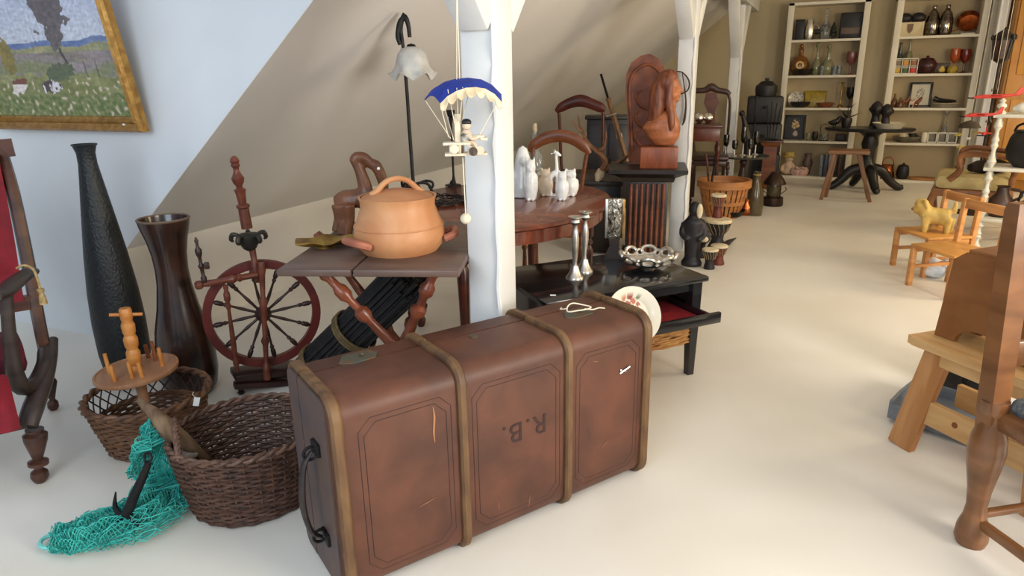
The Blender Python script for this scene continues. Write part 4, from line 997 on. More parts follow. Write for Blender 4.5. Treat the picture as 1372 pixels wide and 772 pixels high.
for s in (-1, 1): d_ = obj('door', B().box(((xa+xb)/2+s*(xb-xa)/4, -.006, zd/2), ((xb-xa)/2-.02, .02, zd-.12), .004), DARK, t); obj('knob', B().ell(((xa+xb)/2+s*.02, -.025, zd*.55), .012), IRON, d_)
Fa = Fr(P=V((F.P.x, F.P.y, zt_+.018)), rz=F.rz); q = Fa.q
an = fthing('antlers', 'pair of brown antlers with pale skull plate on the dark chest', 'antlers', Fa)
ANT = mat('antler', (136, 92, 60), (96, 62, 40), rough=.5, scale=(20, 20, 20), bump=.2)
obj('skull', B().tube([q(800, 246, -.02)+V((0, 0, .02)), q(803, 236, .02), q(806, 228, .05)], [.014, .035, .028], 12, k=4), mat('bone', (206, 190, 164), (180, 160, 132), rough=.6, scale=(30, 30, 30)), an)
for pts, rr in (([(806, 228, .03), (812, 216, .02), (800, 203, 0), (788, 192, -.02), (778, 170, 0), (774, 154, .02)], [.02, .018, .017, .015, .01, .003]),
                ([(799, 202, 0), (808, 198, -.03), (812, 186, -.03), (812, 176, -.02)], [.014, .011, .007, .002]),
                ([(786, 190, -.02), (780, 178, -.04), (772, 170, -.05), (765, 160, -.04)], [.012, .009, .006, .002])):
    obj('antler', B().tube([q(*p) for p in pts], rr, 8, k=4), ANT, an)
obj('antler', B().tube([q(806, 230, .04), q(820, 222, .06), q(834, 214, .05), q(846, 204, .03), q(848, 190, .02)], [.02, .018, .014, .01, .003], 8, k=4), ANT, an)
F = Fr(P=(-1.06, 4.53, 0)); q = F.q
pd = fthing('carved_cabinet', 'tall narrow dark carved cabinet with wide top beside the second post', 'cabinet', F)
l, r_ = q(838, 300).x, q(893, 300).x; zt_ = q(868, 226).z; x0 = (l+r_)/2
obj('body', B().box((x0, .15, zt_/2-.02), (r_-l, .3, zt_-.04), .005), DARK, pd)
for i in range(7):
    xx = l+.03+(r_-l-.06)*i/6
    obj('fluted_rib', B().tube([(xx, -.004, .06), (xx, -.004, zt_-.1)], .012, 8), mat('ribbed_oak', (116, 62, 38), (80, 42, 28), rough=.4, scale=(5, 5, 20)), pd)
obj('cornice', B().rings([[V((x0+a*w_, .15+b_*(w_-.02), z)) for a, b_ in ((-1, -1), (1, -1), (1, 1), (-1, 1))] for w_, z in ((.17, zt_-.09), (.18, zt_-.06), (.22, zt_-.04), (.255, zt_-.025), (.255, zt_))]), DARK, pd)
obj('plinth', B().box((x0, .15, .03), (r_-l+.05, .35, .06), .006), DARK, pd)
# carved arched slab
SLAB = mat('carved_slab', (134, 74, 44), (94, 48, 30), rough=.5, scale=(12, 12, 12), detail=5, bump=.5)
Fs = Fr(P=V((F.P.x, F.P.y, zt_))+F.ay*.26, rz=F.rz); q = Fs.q
sl = fthing('carved_slab', 'tall arched panel of carved brown wood standing behind the bust', 'carving', Fs)
P2 = [q(*p) for p in ((843, 205), (841, 160), (838, 125), (839, 100), (846, 84), (858, 75), (870, 72), (882, 78), (890, 90), (894, 110), (895, 160), (895, 205))]
poly = [(p.x, max(p.z, 0.0) if i not in (0, 11) else 0.0) for i, p in enumerate(P2)]
def slabfn(i, j): pass
b = B().prism(poly, -.02, .03); obj('panel', b, SLAB, sl)
xs = [p[0] for p in poly]; xc = (min(xs)+max(xs))/2
b = B()
ins = [V((xc+(p[0]-xc)*.82, -.022, .02+p[1]*.88)) for p in poly]; b.tube(ins, .012, 8, k=3)
obj('carved_border', b, SLAB, sl)
b = B()
for i in range(3):
    z = .14+.13*i
    for s in (-1, 1): b.tube([V((xc, -.022, z-.03)), V((xc+s*.05, -.026, z)), V((xc+s*.08, -.024, z+.06)), V((xc+s*.04, -.022, z+.09))], [.008, .014, .011, .004], 8, k=4)
obj('carved_scroll', b, SLAB, sl)
# bust of a long haired woman on a wood block
Fb = Fr(P=V((F.P.x, F.P.y, zt_))+F.ax*.05+F.ay*.07, rz=F.rz); q = Fb.q
BUST = mat('bust_wood', (178, 108, 68), (136, 78, 48), rough=.35, scale=(7, 7, 22), detail=4)
BUSD = mat('bust_hair', (140, 78, 46), (92, 48, 30), rough=.4, scale=(40, 40, 7), detail=3, bump=.5)
bl = fthing('wooden_block', 'reddish wooden block carrying the bust on the carved cabinet', 'block', Fb)
bx0, bx1 = q(858, 205).x, q(908, 205).x; bzt = q(885, 196).z
obj('body', B().box(((bx0+bx1)/2, .0, bzt/2+.0), (bx1-bx0, .14, bzt), .006), mat('block_wood', (150, 82, 48), (116, 58, 34), rough=.4, scale=(22, 5, 5)), bl)
Fb = Fr(P=Fb.P+V((0, 0, bzt)), rz=Fb.rz); q = Fb.q
bu = fthing('female_bust', 'carved wooden bust of a long haired woman turned to the right', 'bust', Fb)
b = B(); S = Fb.S
# shoulders and chest as V shaped torso, neck, head in profile towards the right
b.rings([[V((q(cx_, py).x+hw/S*cos(2*pi*i/20), hd/S*sin(2*pi*i/20), q(cx_, py).z)) for i in range(20)] for cx_, py, hw, hd in ((890, 194, 13, 8), (889, 184, 20, 12), (886, 172, 25, 13), (888, 162, 21, 13), (892, 154, 14, 11), (897, 148, 8, 8))])
b.tube([q(897, 152), q(899, 142), q(899, 134)], [.036, .032, .034], 12)
b.ell(q(898, 115), (.056, .062, .088)); b.ell(q(902, 127), (.036, .042, .045))
b.ell(q(907, 121), (.022, .03, .04)); b.ell(q(908, 113), (.016, .03, .02))
b.tube([q(909, 114, 0), q(912, 119, 0), q(913.5, 122, 0), q(910, 123.5, 0)], [.008, .01, .011, .008], 8)   # nose
b.ell(q(910, 127, 0), (.011, .018, .006)); b.ell(q(909.6, 129.5, 0), (.01, .016, .006)); b.ell(q(907, 134, 0), (.018, .022, .014))
for dy in (-.028, .028): b.ell(q(908, 116.5, dy), (.007, .012, .006))
obj('body', b, BUST, bu, remesh=.006, smooth=2)
b = B()
b.ell(q(892, 110), (.066, .072, .078)); b.ell(q(897, 103), (.056, .064, .05))
b.tube([q(886, 112), q(882, 130), q(880, 148), q(877, 164), q(877, 172)], [.06, .062, .058, .048, .03], 16, k=4)
for dy in (-.05, .05):
    b.tube([q(900, 106, dy), q(897, 120, dy*1.15), q(896, 136, dy*1.1), q(899, 152, dy*1.2), q(900, 168, dy*1.25), q(898, 176, dy*1.1)], [.016, .024, .026, .026, .022, .01], 10, k=4)
obj('hair', b, BUSD, bu, 'dark carved long hair', remesh=.009, smooth=5)
# thin curved twig hung on the post
F = Fr(P=V((-.80, 4.93, 1.0))); q = F.q
tw = fthing('curved_twig', 'thin dark curved twig hanging against the second white post', 'twig', F)
obj('branch', B().tube([q(903, 96), q(914, 97), q(923, 108), q(922, 120), q(912, 126), q(903, 127)], [.004, .005, .006, .006, .005, .003], 6, k=4), mat('twig_dark', (60, 42, 32), rough=.7), tw)
obj('hanger', B().tube([q(914, 97), q(919, 135), q(917, 160), q(914, 168)], [.003, .006, .01, .004], 6, k=4), mat('twig_dark', (60, 42, 32), rough=.7), tw)
# ------------------------------------------------------------------ drums and dark figures beside the second post
DRB = mat('drum_black', (22, 20, 24), (34, 30, 34), rough=.5, scale=(20, 20, 20))
DRR = mat('drum_red', (112, 52, 40), (76, 32, 28), rough=.4, scale=(14, 14, 30))
SKIN = mat('drum_skin', (214, 200, 168), (196, 178, 144), rough=.7, scale=(30, 30, 30))
def drum(px, py, top, hw, z, lab, mt_, waist=.62):
    F = Fr(px, py, z); t = fthing('djembe_drum', lab, 'drum', F, 'small goblet drums by the second post')
    H = F.q(px, top).z; r = hw/F.S
    obj('body', B().lathe([(.001, 0), (r*.72, 0), (r*.74, H*.06), (r*waist*.9, H*.34), (r*waist, H*.5), (r*.92, H*.8), (r, H*.93), (r, H*.97), (.001, H*.97)], n=24), mt_, t)
    obj('drum_skin', B().lathe([(r+.002, H*.9), (r+.004, H*.96), (r*.95, H), (.001, H)], n=24, cap=False), SKIN, t)
    b = B()
    for i in range(16):
        a = 2*pi*i/16; c = V((cos(a), sin(a), 0)); e = V((cos(a+.2), sin(a+.2), 0)); b.tube([c*(r+.002)+V((0, 0, H*.9)), e*(r*.82)+V((0, 0, H*.66)), e*(r*waist+.003)+V((0, 0, H*.5))], .0018, 4)
    obj('rope_lacing', b, mat('drum_rope', (150, 130, 96), rough=.8), t); return t
drum(950, 360, 333, 10, 0, 'smallest black goblet drum at the front, on the floor', DRB)
drum(962, 354, 328, 11, 0, 'small reddish goblet drum just behind the smallest black one', DRR)
big = drum(960, 334, 293, 17, 0, 'widest black goblet drum with a second drum standing on it', DRB, .5)
bz_ = V(big.location); Fz = Fr(P=bz_); Hb = Fz.q(960, 293).z
drum(961, 291, 260, 9.5, Hb+.001, 'red goblet drum standing on top of the widest black drum', DRR, .6)
# long dark spear like stick on the floor
a, c = G(963, 336, .02), G(986, 319, .02)
F = Fr(P=V((a.x, a.y, 0))); t = one('dark_horn', B().tube([a-F.P, (a+c)/2-F.P+V((0, 0, .01)), c-F.P], [.03, .022, .004], 8, k=4), DRB, Fr(P=F.P, rz=0), 'dark tapering horn lying on the floor beside the drums', 'horn')
def darkfig(px, py, top, hw, lab, extra):
    F = Fr(px, py); q = F.q; t = fthing('carved_figure', lab, 'carving', F, 'black carved figures by the second post'); H = q(px, top).z; r = hw/F.S
    b = B(); b.lathe([(.001, 0.001), (r*1.05, .001), (r*1.05, .03), (r*.75, .06), (r*.8, H*.3), (r*.95, H*.55), (r*1.0, H*.68), (r*.45, H*.78), (.001, H*.8)], n=18, sy=.8)
    b.ell((0, -.01, H*.87), (r*.58, r*.6, H*.12)); b.ell((r*.0, -r*.55, H*.85), (r*.14, r*.2, H*.03))
    for s in (-1, 1): b.tube([(s*r*.9, 0, H*.66), (s*r*1.15, -r*.3, H*.5), (s*r*.5, -r*.8, H*.42)], [.022, .018, .018], 8, k=3)
    obj('body', b, DRB, t, remesh=.009, smooth=2); extra(t, q, r, H); return t
darkfig(926, 356, 268, 13, 'taller black carved figure with pale face against the second post', lambda t, q, r, H: obj('mask', B().ell((r*.5, -r*.75, H*.86), (.02, .014, .05)), SKIN, t, 'pale mask'))
darkfig(937, 345, 292, 9, 'shorter black carved figure with pale hands in front of the drums', lambda t, q, r, H: obj('pale_hands', B().ell((r*.5, -r*.9, H*.5), (.03, .02, .022)), SKIN, t))
# ------------------------------------------------------------------ bentwood basket and oddments in it
SPL = mat('splint_wood', (182, 124, 72), (150, 94, 50), rough=.5, scale=(6, 6, 30))
F = Fr(967, 290); q = F.q
bb = fthing('splint_basket', 'large round honey coloured wooden splint basket on the floor', 'basket', F)
zt_ = q(967, 240).z; rt0 = (q(1002, 240).x-q(932, 240).x)/2; rb0 = rt0*.62
b = B()
N_ = 26
for i in range(N_):
    a0, a1 = 2*pi*(i+.08)/N_, 2*pi*(i+.78)/N_
    rr_ = [(rb0+(rt0-rb0)*h**.7, .01+(zt_-.03)*h) for h in (0, .25, .5, .75, 1)]
    b.rings([[V((r*cos(a), r*sin(a), z)) for a, r in ((a0, r0), (a1, r0), (a1, r0-.008), (a0, r0-.008))] for r0, z in rr_])
o = obj('splints', b, SPL, bb); o['kind'] = 'stuff'
obj('rim', B().lathe([(rt0+.004, zt_-.07), (rt0+.012, zt_-.065), (rt0+.012, zt_), (rt0-.012, zt_), (rt0-.014, zt_-.065), (rt0+.004, zt_-.07)], n=40, cap=False), SPL, bb)
obj('band', B().lathe([(rb0*1.28, zt_*.36), (rb0*1.33, zt_*.36), (rb0*1.36, zt_*.45), (rb0*1.3, zt_*.45), (rb0*1.28, zt_*.36)], n=40, cap=False), SPL, bb)
obj('basket_base', B().lathe([(.001, 0), (rb0, 0), (rb0, .012), (.001, .012)], n=32), SPL, bb)
F2 = Fr(P=F.P+V((0, 0, zt_*.5)), rz=F.rz)
t = fthing('iron_pan', 'black iron pan lying inside the splint basket', 'pan', Fr(P=F.P+F.ax*.05+V((0, 0, .014)), rz=F.rz)); obj('dish', B().lathe([(.001, 0), (.12, 0), (.15, .05), (.145, .05), (.118, .008), (.001, .008)], n=30), IRON, t); obj('handle', B().tube([(-.14, 0, .045), (-.16, 0, zt_*.8), (-.14, .02, zt_+.12)], .011, 8, k=4), IRON, t)
t = fthing('wooden_ladle', 'reddish wooden ladle standing up in the splint basket', 'ladle', Fr(P=F.P+F.ax*-.1+F.ay*.06+V((0, 0, .014)), rz=F.rz)); obj('handle', B().tube([(0, 0, .03), (-.06, .03, zt_+.1), (-.08, .03, zt_+.2)], .01, 8), CHR, t); obj('scoop', B().ell((0, 0, .04), (.04, .05, .03)), CHR, t)
# small glass fishing float, copper jug and dark jar beside the lantern
CLGR = mat('green_glass', (120, 106, 74), rough=.12, trans=.6, spec=.5)
COPPER = mat('copper', (190, 108, 62), (140, 74, 44), rough=.25, metal=.95, scale=(14, 14, 14))
F = Fr(1010, 288); t = fthing('glass_demijohn', 'tall greenish glass jar beside the splint basket', 'jar', F); pr = F.prof([(287, 10), (275, 11), (258, 10), (246, 6), (234, 4), (230, 5)])
pr[0] = (pr[0][0], .001); obj('body', B().lathe([(.001, .001)]+pr+[(pr[-1][0]-.006, pr[-1][1]), (pr[-2][0]-.006, pr[-2][1]), (pr[2][0]-.008, pr[2][1]), (pr[1][0]-.008, pr[1][1]), (.001, .012)], n=22, cap=False), CLGR, t); obj('collar', B().torus((0, 0, pr[-2][1]), pr[-2][0]+.004, .006, 20, 6), mat('straw', (170, 140, 84), rough=.7), t)
F = Fr(999, 288); t = fthing('copper_jug', 'small copper jug lying by the splint basket', 'jug', F); obj('body', B().lathe([(.001, 0), (.045, 0), (.06, .03), (.055, .08), (.035, .12), (.04, .15), (.036, .15), (.03, .12), (.001, .1)], n=22), COPPER, t); obj('handle', B().tube([(.05, 0, .08), (.085, 0, .1), (.08, 0, .13), (.038, 0, .14)], .007, 8, k=4), COPPER, t)
F = Fr(1035, 275); q = F.q; t = fthing('ship_lantern', 'old dark metal lantern on the floor in front of the bookcases', 'lantern', F)
r0 = 12.5/F.S; z1, z2, z3 = q(1035, 263).z, q(1035, 245).z, q(1035, 236).z
LANT = mat('lantern_metal', (44, 34, 28), (66, 46, 34), rough=.4, metal=.6, scale=(20, 20, 20))
obj('base', B().lathe([(.001, 0), (r0, 0), (r0*1.05, .02), (r0, z1*.9), (r0*.8, z1), (.001, z1)], n=24), LANT, t)
obj('glass_globe', B().lathe([(r0*.62, z1), (r0*.75, (z1+z2)/2), (r0*.62, z2), (r0*.58, z2), (r0*.7, (z1+z2)/2), (r0*.58, z1)], n=24, cap=False), CLGR, t)
obj('cap', B().lathe([(r0*1.15, z2-.01), (r0*1.15, z2+.005), (r0*.7, z3), (r0*.35, z3+.04), (.001, z3+.045)], n=24), LANT, t)
for i in range(4): a = pi/4+pi/2*i; obj('guard_bar', B().cyl((r0*.9*cos(a), r0*.9*sin(a), z1*.9), (r0*.9*cos(a), r0*.9*sin(a), z2), .006, n=8), LANT, t)
obj('bail', B().tube([(-r0*1.1, 0, z2-.04), (-r0*1.15, -.03, z2*.7), (0, -r0*1.2, z1*1.2), (r0*1.15, -.03, z2*.7), (r0*1.1, 0, z2-.04)], .004, 6, k=5), LANT, t)
# ------------------------------------------------------------------ chair, tables and dark stacked cases below the far slope
DKW = mat('dark_chair_wood', (70, 42, 30), (46, 28, 20), rough=.35, scale=(5, 5, 20))
F = Fr(P=(-1.17, 7.35, 0)); q = F.q
xl, xr = q(927, 200).x, q(976, 200).x
bc_ = backchair(F, 'dark dining chair with open carved back near the third post', DKW, [V((xl+.03, 0, .47)), q(929, 180), q(927, 140), q(928, 126)], [V((xr-.03, 0, .47)), q(975, 180), q(978, 140), q(976, 127)],
    ([q(926, 127), q(932, 122), q(944, 121), q(953, 117), q(962, 121), q(973, 123), q(978, 127)], [.016, .022, .024, .034, .024, .022, .016]), facing=-1 if 0 else 1)
sp = [(q(x, y).x, q(x, y).z) for x, y in ((947, 178), (948, 150), (943, 138), (946, 124), (960, 124), (963, 138), (958, 150), (959, 178))]
obj('back_splat', B().prism(sp, -.012, .012), mat('splat_wood', (112, 62, 40), (80, 44, 30), rough=.35, scale=(5, 5, 20)), bc_)
F = Fr(P=(-1.14, 6.75, 0)); q = F.q
st = fthing('side_table', 'small dark red side table carrying two silver balls', 'table', F)
zt_ = q(945, 166).z; x0, x1 = q(921, 170).x, q(968, 170).x; xc = (x0+x1)/2
obj('tabletop', B().box((xc, 0, zt_-.015), (x1-x0, .32, .03), .008), MAHD, st); obj('drawer', B().box((xc, -.01, zt_-.09), (x1-x0-.04, .27, .12), .005), mat('mahogany_front', (104, 52, 34), (80, 38, 26), rough=.3, scale=(14, 4, 4)), st)
for sx_ in (-1, 1):
    for sy in (-1, 1): obj('leg', turned(B(), (xc+sx_*(x1-x0-.06)/2, sy*.12, 0), (xc+sx_*(x1-x0-.06)/2, sy*.12, zt_-.15), .024), MAHD, st)
for px, lab in ((937, 'silver ball on the small side table, the one nearer the second post'), (949, 'silver ball on the small side table, the one nearer the third post')):
    Fb = Fr(P=F.P+F.ax*q(px, 160).x+V((0, 0, zt_)), rz=F.rz); t = fthing('silver_ball', lab, 'ornament', Fb, 'silver balls on the side table'); r = 6.2/F.S
    obj('ball', B().ell((0, 0, r+.01), r, nu=24, nv=14), mat('mirror_silver', (236, 232, 222), rough=.08, metal=1), t); obj('ring_base', B().torus((0, 0, .006), r*.5, .006, 20, 6), DKW, t)
F = Fr(P=(-.80, 7.25, 0)); q = F.q
gt = fthing('tea_table', 'round dark tea table carrying silver cups beside the third post', 'table', F)
zt_ = q(998, 208).z; r0 = 31/F.S; xc = q(997, 208).x
obj('tabletop', B().lathe([(.001, zt_-.02), (r0, zt_-.02), (r0+.005, zt_-.008), (r0, zt_), (.001, zt_)], (xc, 0, 0), 40), mat('tea_table_top', (64, 62, 54), (48, 46, 40), rough=.15, scale=(5, 5, 5), coat=.5), gt)
obj('post', turned(B(), (xc, 0, .08), (xc, 0, zt_-.02), .04), DKW, gt)
for i in range(3): a = .5+2*pi*i/3; obj('leg', B().tube([(xc, 0, .16), (xc+.1*cos(a), .1*sin(a), .14), (xc+.2*cos(a), .2*sin(a), .04), (xc+.26*cos(a), .26*sin(a), .015)], [.025, .022, .018, .016], 8, k=4), DKW, gt)
Ft = Fr(P=F.P+V((0, 0, zt_)), rz=F.rz); cup = None
for k, (px, dy, hgt, lab) in enumerate(((972, .0, 26, 'tall silver goblet at the edge of the tea table nearest the post'), (984, -.1, 20, 'short silver goblet second from the post on the tea table'), (995, -.02, 36, 'tallest silver goblet in the middle of the tea table'), (1004, -.12, 22, 'short silver goblet standing in front on the tea table'), (1012, .06, 30, 'tall silver goblet at the far edge of the tea table'))):
    Fc = Fr(P=Ft.P+Ft.ax*Ft.q(px, 204).x+Ft.ay*dy, rz=Ft.rz); H = hgt/F.S
    if True:
        t = fthing('silver_goblet', lab, 'goblet', Fc, 'silver goblets on the tea table')
        obj('base', B().lathe([(.001, 0), (.032, 0), (.028, .008), (.008, .015), (.007, H*.45), (.001, H*.45)], n=18), SIL, t)
        obj('cup', B().lathe([(.006, H*.42), (.024, H*.5), (.03, H*.7), (.027, H), (.024, H), (.026, H*.7), (.001, H*.5)], n=18), mat('dark_silver', (120, 116, 108), (60, 58, 54), rough=.2, metal=1, scale=(30, 30, 30)), t)
F = Fr(P=(-1.0, 8.55, 0)); q = F.q
BCASE = mat('black_case', (22, 21, 22), (34, 32, 32), rough=.5, scale=(9, 9, 9))
z = 0
for k, (w_, h_, lab) in enumerate(((.42, .36, 'bottom black case of the stack beside the bookcases'), (.40, .34, 'middle black case of the stack beside the bookcases'), (.38, .30, 'upper black case of the stack beside the bookcases'))):
    Fk = Fr(P=F.P+V((0, 0, z)), rz=F.rz); xm = q(1024, 150).x
    t = fthing('black_case', lab, 'case', Fk, 'stacked black cases'); obj('body', B().box((xm, 0, h_/2), (w_, .3, h_-.002), .025), BCASE, t); obj('clasp', B().box((xm, -.155, h_*.6), (.05, .014, .035), .003), IRON, t); obj('strap', B().box((xm-.1, 0, h_/2), (.03, .306, h_+.0), .004), IRON, t); z += h_
Fk = Fr(P=F.P+V((0, 0, z)), rz=F.rz); t = fthing('black_jar', 'round black lidded jar on top of the stacked black cases', 'jar', Fk); r = .11
obj('body', B().lathe([(.001, 0), (r, 0), (r*1.1, .06), (r*1.05, .11), (r*.8, .13), (.001, .13)], (xm, 0, 0), 24), BCASE, t); obj('lid', B().lathe([(r*.8, .13), (r*.6, .155), (.02, .165), (.025, .19), (.001, .195)], (xm, 0, 0), 24), BCASE, t)
F = Fr(P=(-.62, 8.25, 0)); q = F.q
fs = fthing('wooden_pedestal', 'brown square wooden pedestal in front of the black cases', 'pedestal', F)
x0, x1, zt_ = q(1021, 220).x, q(1039, 220).x, q(1030, 190).z; xc = (x0+x1)/2
obj('body', B().rings([[V((xc+a*w_, b_*w_, z)) for a, b_ in ((-1, -1), (1, -1), (1, 1), (-1, 1))] for w_, z in ((.10, 0), (.10, .04), (.075, .06), (.07, zt_-.05), (.1, zt_-.02), (.105, zt_))]), CHW, fs)
obj('top_slab', B().box((xc, 0, zt_+.01), (.26, .22, .02), .004), DKW, fs)
Fk = Fr(P=F.P+V((0, 0, zt_+.02)), rz=F.rz); t = fthing('iron_candelabra', 'slim dark iron rods standing on the brown pedestal', 'candelabra', Fk); H = F.q(1030, 138).z-zt_
for x, h in ((-.07, .9), (-.025, 1), (.025, .95), (.07, .85)): obj('rod', B().tube([(xc+x*.5, 0, .01), (xc+x, 0, H*h)], .006, 6), IRON, t)
obj('base_plate', B().lathe([(.001, 0), (.07, 0), (.06, .012), (.001, .014)], (xc, 0, 0), 20), IRON, t)
F = Fr(P=(-.95, 7.8, 0)); q = F.q
t = fthing('wooden_statuette', 'slim dark standing statuette with raised arm behind the tea table', 'carving', F); x = q(1000, 180).x
pts = [V((x, 0, .0)), V((x, 0, .02)), q(1002, 200), q(1000, 180), q(998, 165), q(995, 153)]
obj('body', B().tube(pts, [.09, .08, .045, .05, .03, .02], 10, k=3).ell(q(994, 152), .032), DARK, t)
# ------------------------------------------------------------------ black pedestal table, its things, and the wooden stool
F = Fr(P=(.50, 8.42, 0)); q = F.q
pt_ = fthing('pedestal_table', 'black round pedestal table with scrolled feet before the bookcases', 'table', F)
zt_ = q(1160, 171).z; x0, x1 = q(1105, 170).x, q(1228, 170).x; xc = (x0+x1)/2; r0 = (x1-x0)/2; xp = q(1163, 210).x
BKP = mat('black_table', (20, 18, 18), (32, 28, 27), rough=.35, scale=(12, 12, 12))
obj('tabletop', B().lathe([(.001, zt_-.035), (r0-.02, zt_-.035), (r0, zt_-.02), (r0, zt_-.006), (r0-.01, zt_), (.001, zt_)], (xc, 0, 0), 48, sy=.55), BKP, pt_)
obj('post', B().lathe([(.11, .2), (.10, .26), (.055, .33), (.06, .42), (.085, .5), (.06, .6), (.07, zt_-.09), (.14, zt_-.035)], (xp, 0, 0), 22), BKP, pt_)
for i in range(4):
    a = .35+pi/2*i; e = V((cos(a), sin(a)*.75, 0)); c = V((xp, 0, 0))
    obj('leg', B().tube([c+e*.05+V((0, 0, .24)), c+e*.16+V((0, 0, .21)), c+e*.26+V((0, 0, .10)), c+e*.35+V((0, 0, .035)), c+e*.4+V((0, 0, .04))], [.06, .055, .045, .038, .025], 10, k=4), BKP, pt_)
Ft = Fr(P=F.P+V((0, 0, zt_)), rz=F.rz)
def on(px, py, dy=0): return Fr(P=Ft.P+Ft.ax*Ft.q(px, py).x+Ft.ay*dy, rz=Ft.rz)
for px, tp_, lab in ((1172, 136, 'taller black carved head on the pedestal table'), (1186, 140, 'shorter black carved head on the pedestal table')):
    Fk = on(px, 165, .1); t = fthing('wooden_bust', lab, 'carving', Fk, 'black carved heads'); H = Fk.q(px, tp_).z
    b = B(); b.tube([(0, 0, 0.005), (0, 0, .03), (0, 0, H*.4), (0, 0, H*.5)], [.06, .05, .038, .04], 12); b.ell((0, -.01, H*.72), (.062, .07, H*.27)); b.ell((.0, -.075, H*.68), (.014, .02, H*.06)); b.ell((0, .0, H*.95), (.03, .03, .02))
    for s in (-1, 1): b.ell((s*.064, 0, H*.7), (.012, .02, H*.08))
    obj('body', b, DRB, t, remesh=.01, smooth=2)
Fk = on(1192, 166, -.06); t = fthing('white_bowl', 'wide white enamel bowl on the pedestal table', 'bowl', Fk); r = 21/Fk.S
obj('dish', B().lathe([(.001, 0), (r*.7, 0), (r*.98, .055), (r*1.02, .058), (r*.96, .052), (r*.66, .01), (.001, .01)], n=40), mat('enamel', (226, 216, 192), (212, 202, 176), rough=.3, scale=(9, 9, 9)), t); obj('foot', B().torus((0, 0, .004), r*.55, .006, 30, 6), MATS['enamel'], t)
Fk = on(1134, 166, 0); t = fthing('dark_plant_pot', 'small dark pot with a few stiff leaves on the pedestal table', 'plant', Fk)
obj('pot', B().lathe([(.001, 0), (.04, 0), (.055, .06), (.05, .1), (.044, .1), (.001, .08)], n=20), DARK, t)
for k, (dx, dy, h) in enumerate(((-.08, .02, .2), (.05, -.03, .26), (.11, .03, .16), (0, .05, .3), (-.04, -.05, .17))):
    obj('leaf', B().tube([(0, 0, .09), (dx*.5, dy*.5, h*.75), (dx*1.3, dy*1.3, h)], [.005, .02, .002], 6, k=4, flat=.3), mat('dark_leaf', (52, 58, 40), (40, 44, 30), rough=.5, scale=(20, 20, 20)), t)
Fk = on(1118, 167, .03); t = fthing('carved_bird', 'small dark carved bird at the edge of the pedestal table', 'carving', Fk); obj('body', B().tube([(-.07, 0, .05), (-.03, 0, .045), (.02, 0, .06), (.05, 0, .1), (.08, 0, .1)], [.006, .03, .034, .02, .004], 10, k=4).cyl((0, 0, 0), (0, 0, .05), .02, .01), DARK, t)
F = Fr(P=(.30, 7.72, 0)); q = F.q
sl_ = fthing('wooden_stool', 'small brown wooden stool with splayed legs under the pedestal table', 'stool', F)
STW = mat('stool_wood', (142, 100, 66), (108, 74, 48), rough=.5, scale=(4, 14, 4))
z0 = q(1137, 201).z; x0, x1 = q(1110, 201).x, q(1166, 201).x
obj('seat', B().box(((x0+x1)/2, .0, z0-.015), (x1-x0, .26, .035), .008), STW, sl_)
for px0, px1, dy in ((1118, 1100, -.09), (1150, 1166, -.09), (1121, 1106, .09), (1152, 1163, .09)):
    a = q(px0, 206, dy); a.z = z0-.03; e = q(px1, 267, dy); e.z = .0; obj('leg', B().beam(e, a, .035, .035, up=(0, 1, 0), bev=.006), STW, sl_)
# ------------------------------------------------------------------ the two bookcases
YB = 9.147
SHZ = [.025, .45, .84, 1.21, 1.61]
def bookcase(x0, x1, lab, rec=.0):
    t = thing('bookcase', lab, 'bookcase', ((x0+x1)/2, YB, 0), 0, None); w_ = x1-x0; d_ = .29
    for s in (-1, 1): obj('side_panel', B().box((s*(w_/2-.032), d_/2, 1.01), (.064, d_, 2.02), .002), BOOKM, t)
    obj('back_panel', B().box((0, d_-.004, 1.01), (w_-.06, .008, 2.0)), mat('bookcase_back', (184, 164, 126), (172, 150, 114), rough=.7, scale=(2, 2, 2)), t)
    for z in SHZ: obj('shelf', B().box((0, d_/2, z-.012), (w_-.128, d_-.01, .026)), BOOKM, t)
    obj('top_panel', B().box((0, d_/2, 2.005), (w_, d_, .03)), BOOKM, t); obj('plinth', B().box((0, .03, .006), (w_-.13, .02, .012)), DARK, t); return t
bookcase(-.487, .375, 'white open bookcase of five shelves nearest the third post')
bookcase(.637, 1.512, 'white open bookcase of five shelves nearest the far armchair')
struct('trim_2', B().box((1.75, 9.27, 1.2), (.46, .33, 2.4)), BOOKM)
struct('trim_3', B().box((1.60, 8.98, 1.2), (.09, .12, 2.4), .01), WHITE)
GR1, GR2 = 'things on the first bookcase', 'things on the second bookcase'
def sh(px, row, dy=.11):
    p = onY(px, 0, YB+dy); z = SHZ[row]
    # correct the column for the row: find x on the shelf plane
    lo, hi = -1.0, 2.2
    for _ in range(30):
        m_ = (lo+hi)/2; d = V((m_, YB+dy, z+.06))-CO
        if CX+FPX*d.dot(CR)/d.dot(CF) < px: lo = m_
        else: hi = m_
    return Fr(P=(lo, YB+dy, z+.001), rz=0)
SB = FPX/8.45   # pixels per metre at the bookcases
def vessel(px, row, w_, h, rows, mt_, lab, cat, name, dy=.11, extra=None, hollow=True):
    F = sh(px, row, dy); t = fthing(name, lab, cat, F); r = w_/2/SB; H = h/SB*1.04
    pr = [(r*a, H*z) for a, z in rows]; 
    if hollow: pr = pr+[(pr[-1][0]*.85, pr[-1][1]), (pr[-2][0]*.85, pr[-2][1]), (pr[len(pr)//2][0]*.8, pr[len(pr)//2][1]), (.001, H*.12)]
    obj('body', B().lathe([(.001, 0)]+pr, n=20, cap=False), mt_, t)
    if extra: extra(t, r, H)
    return t
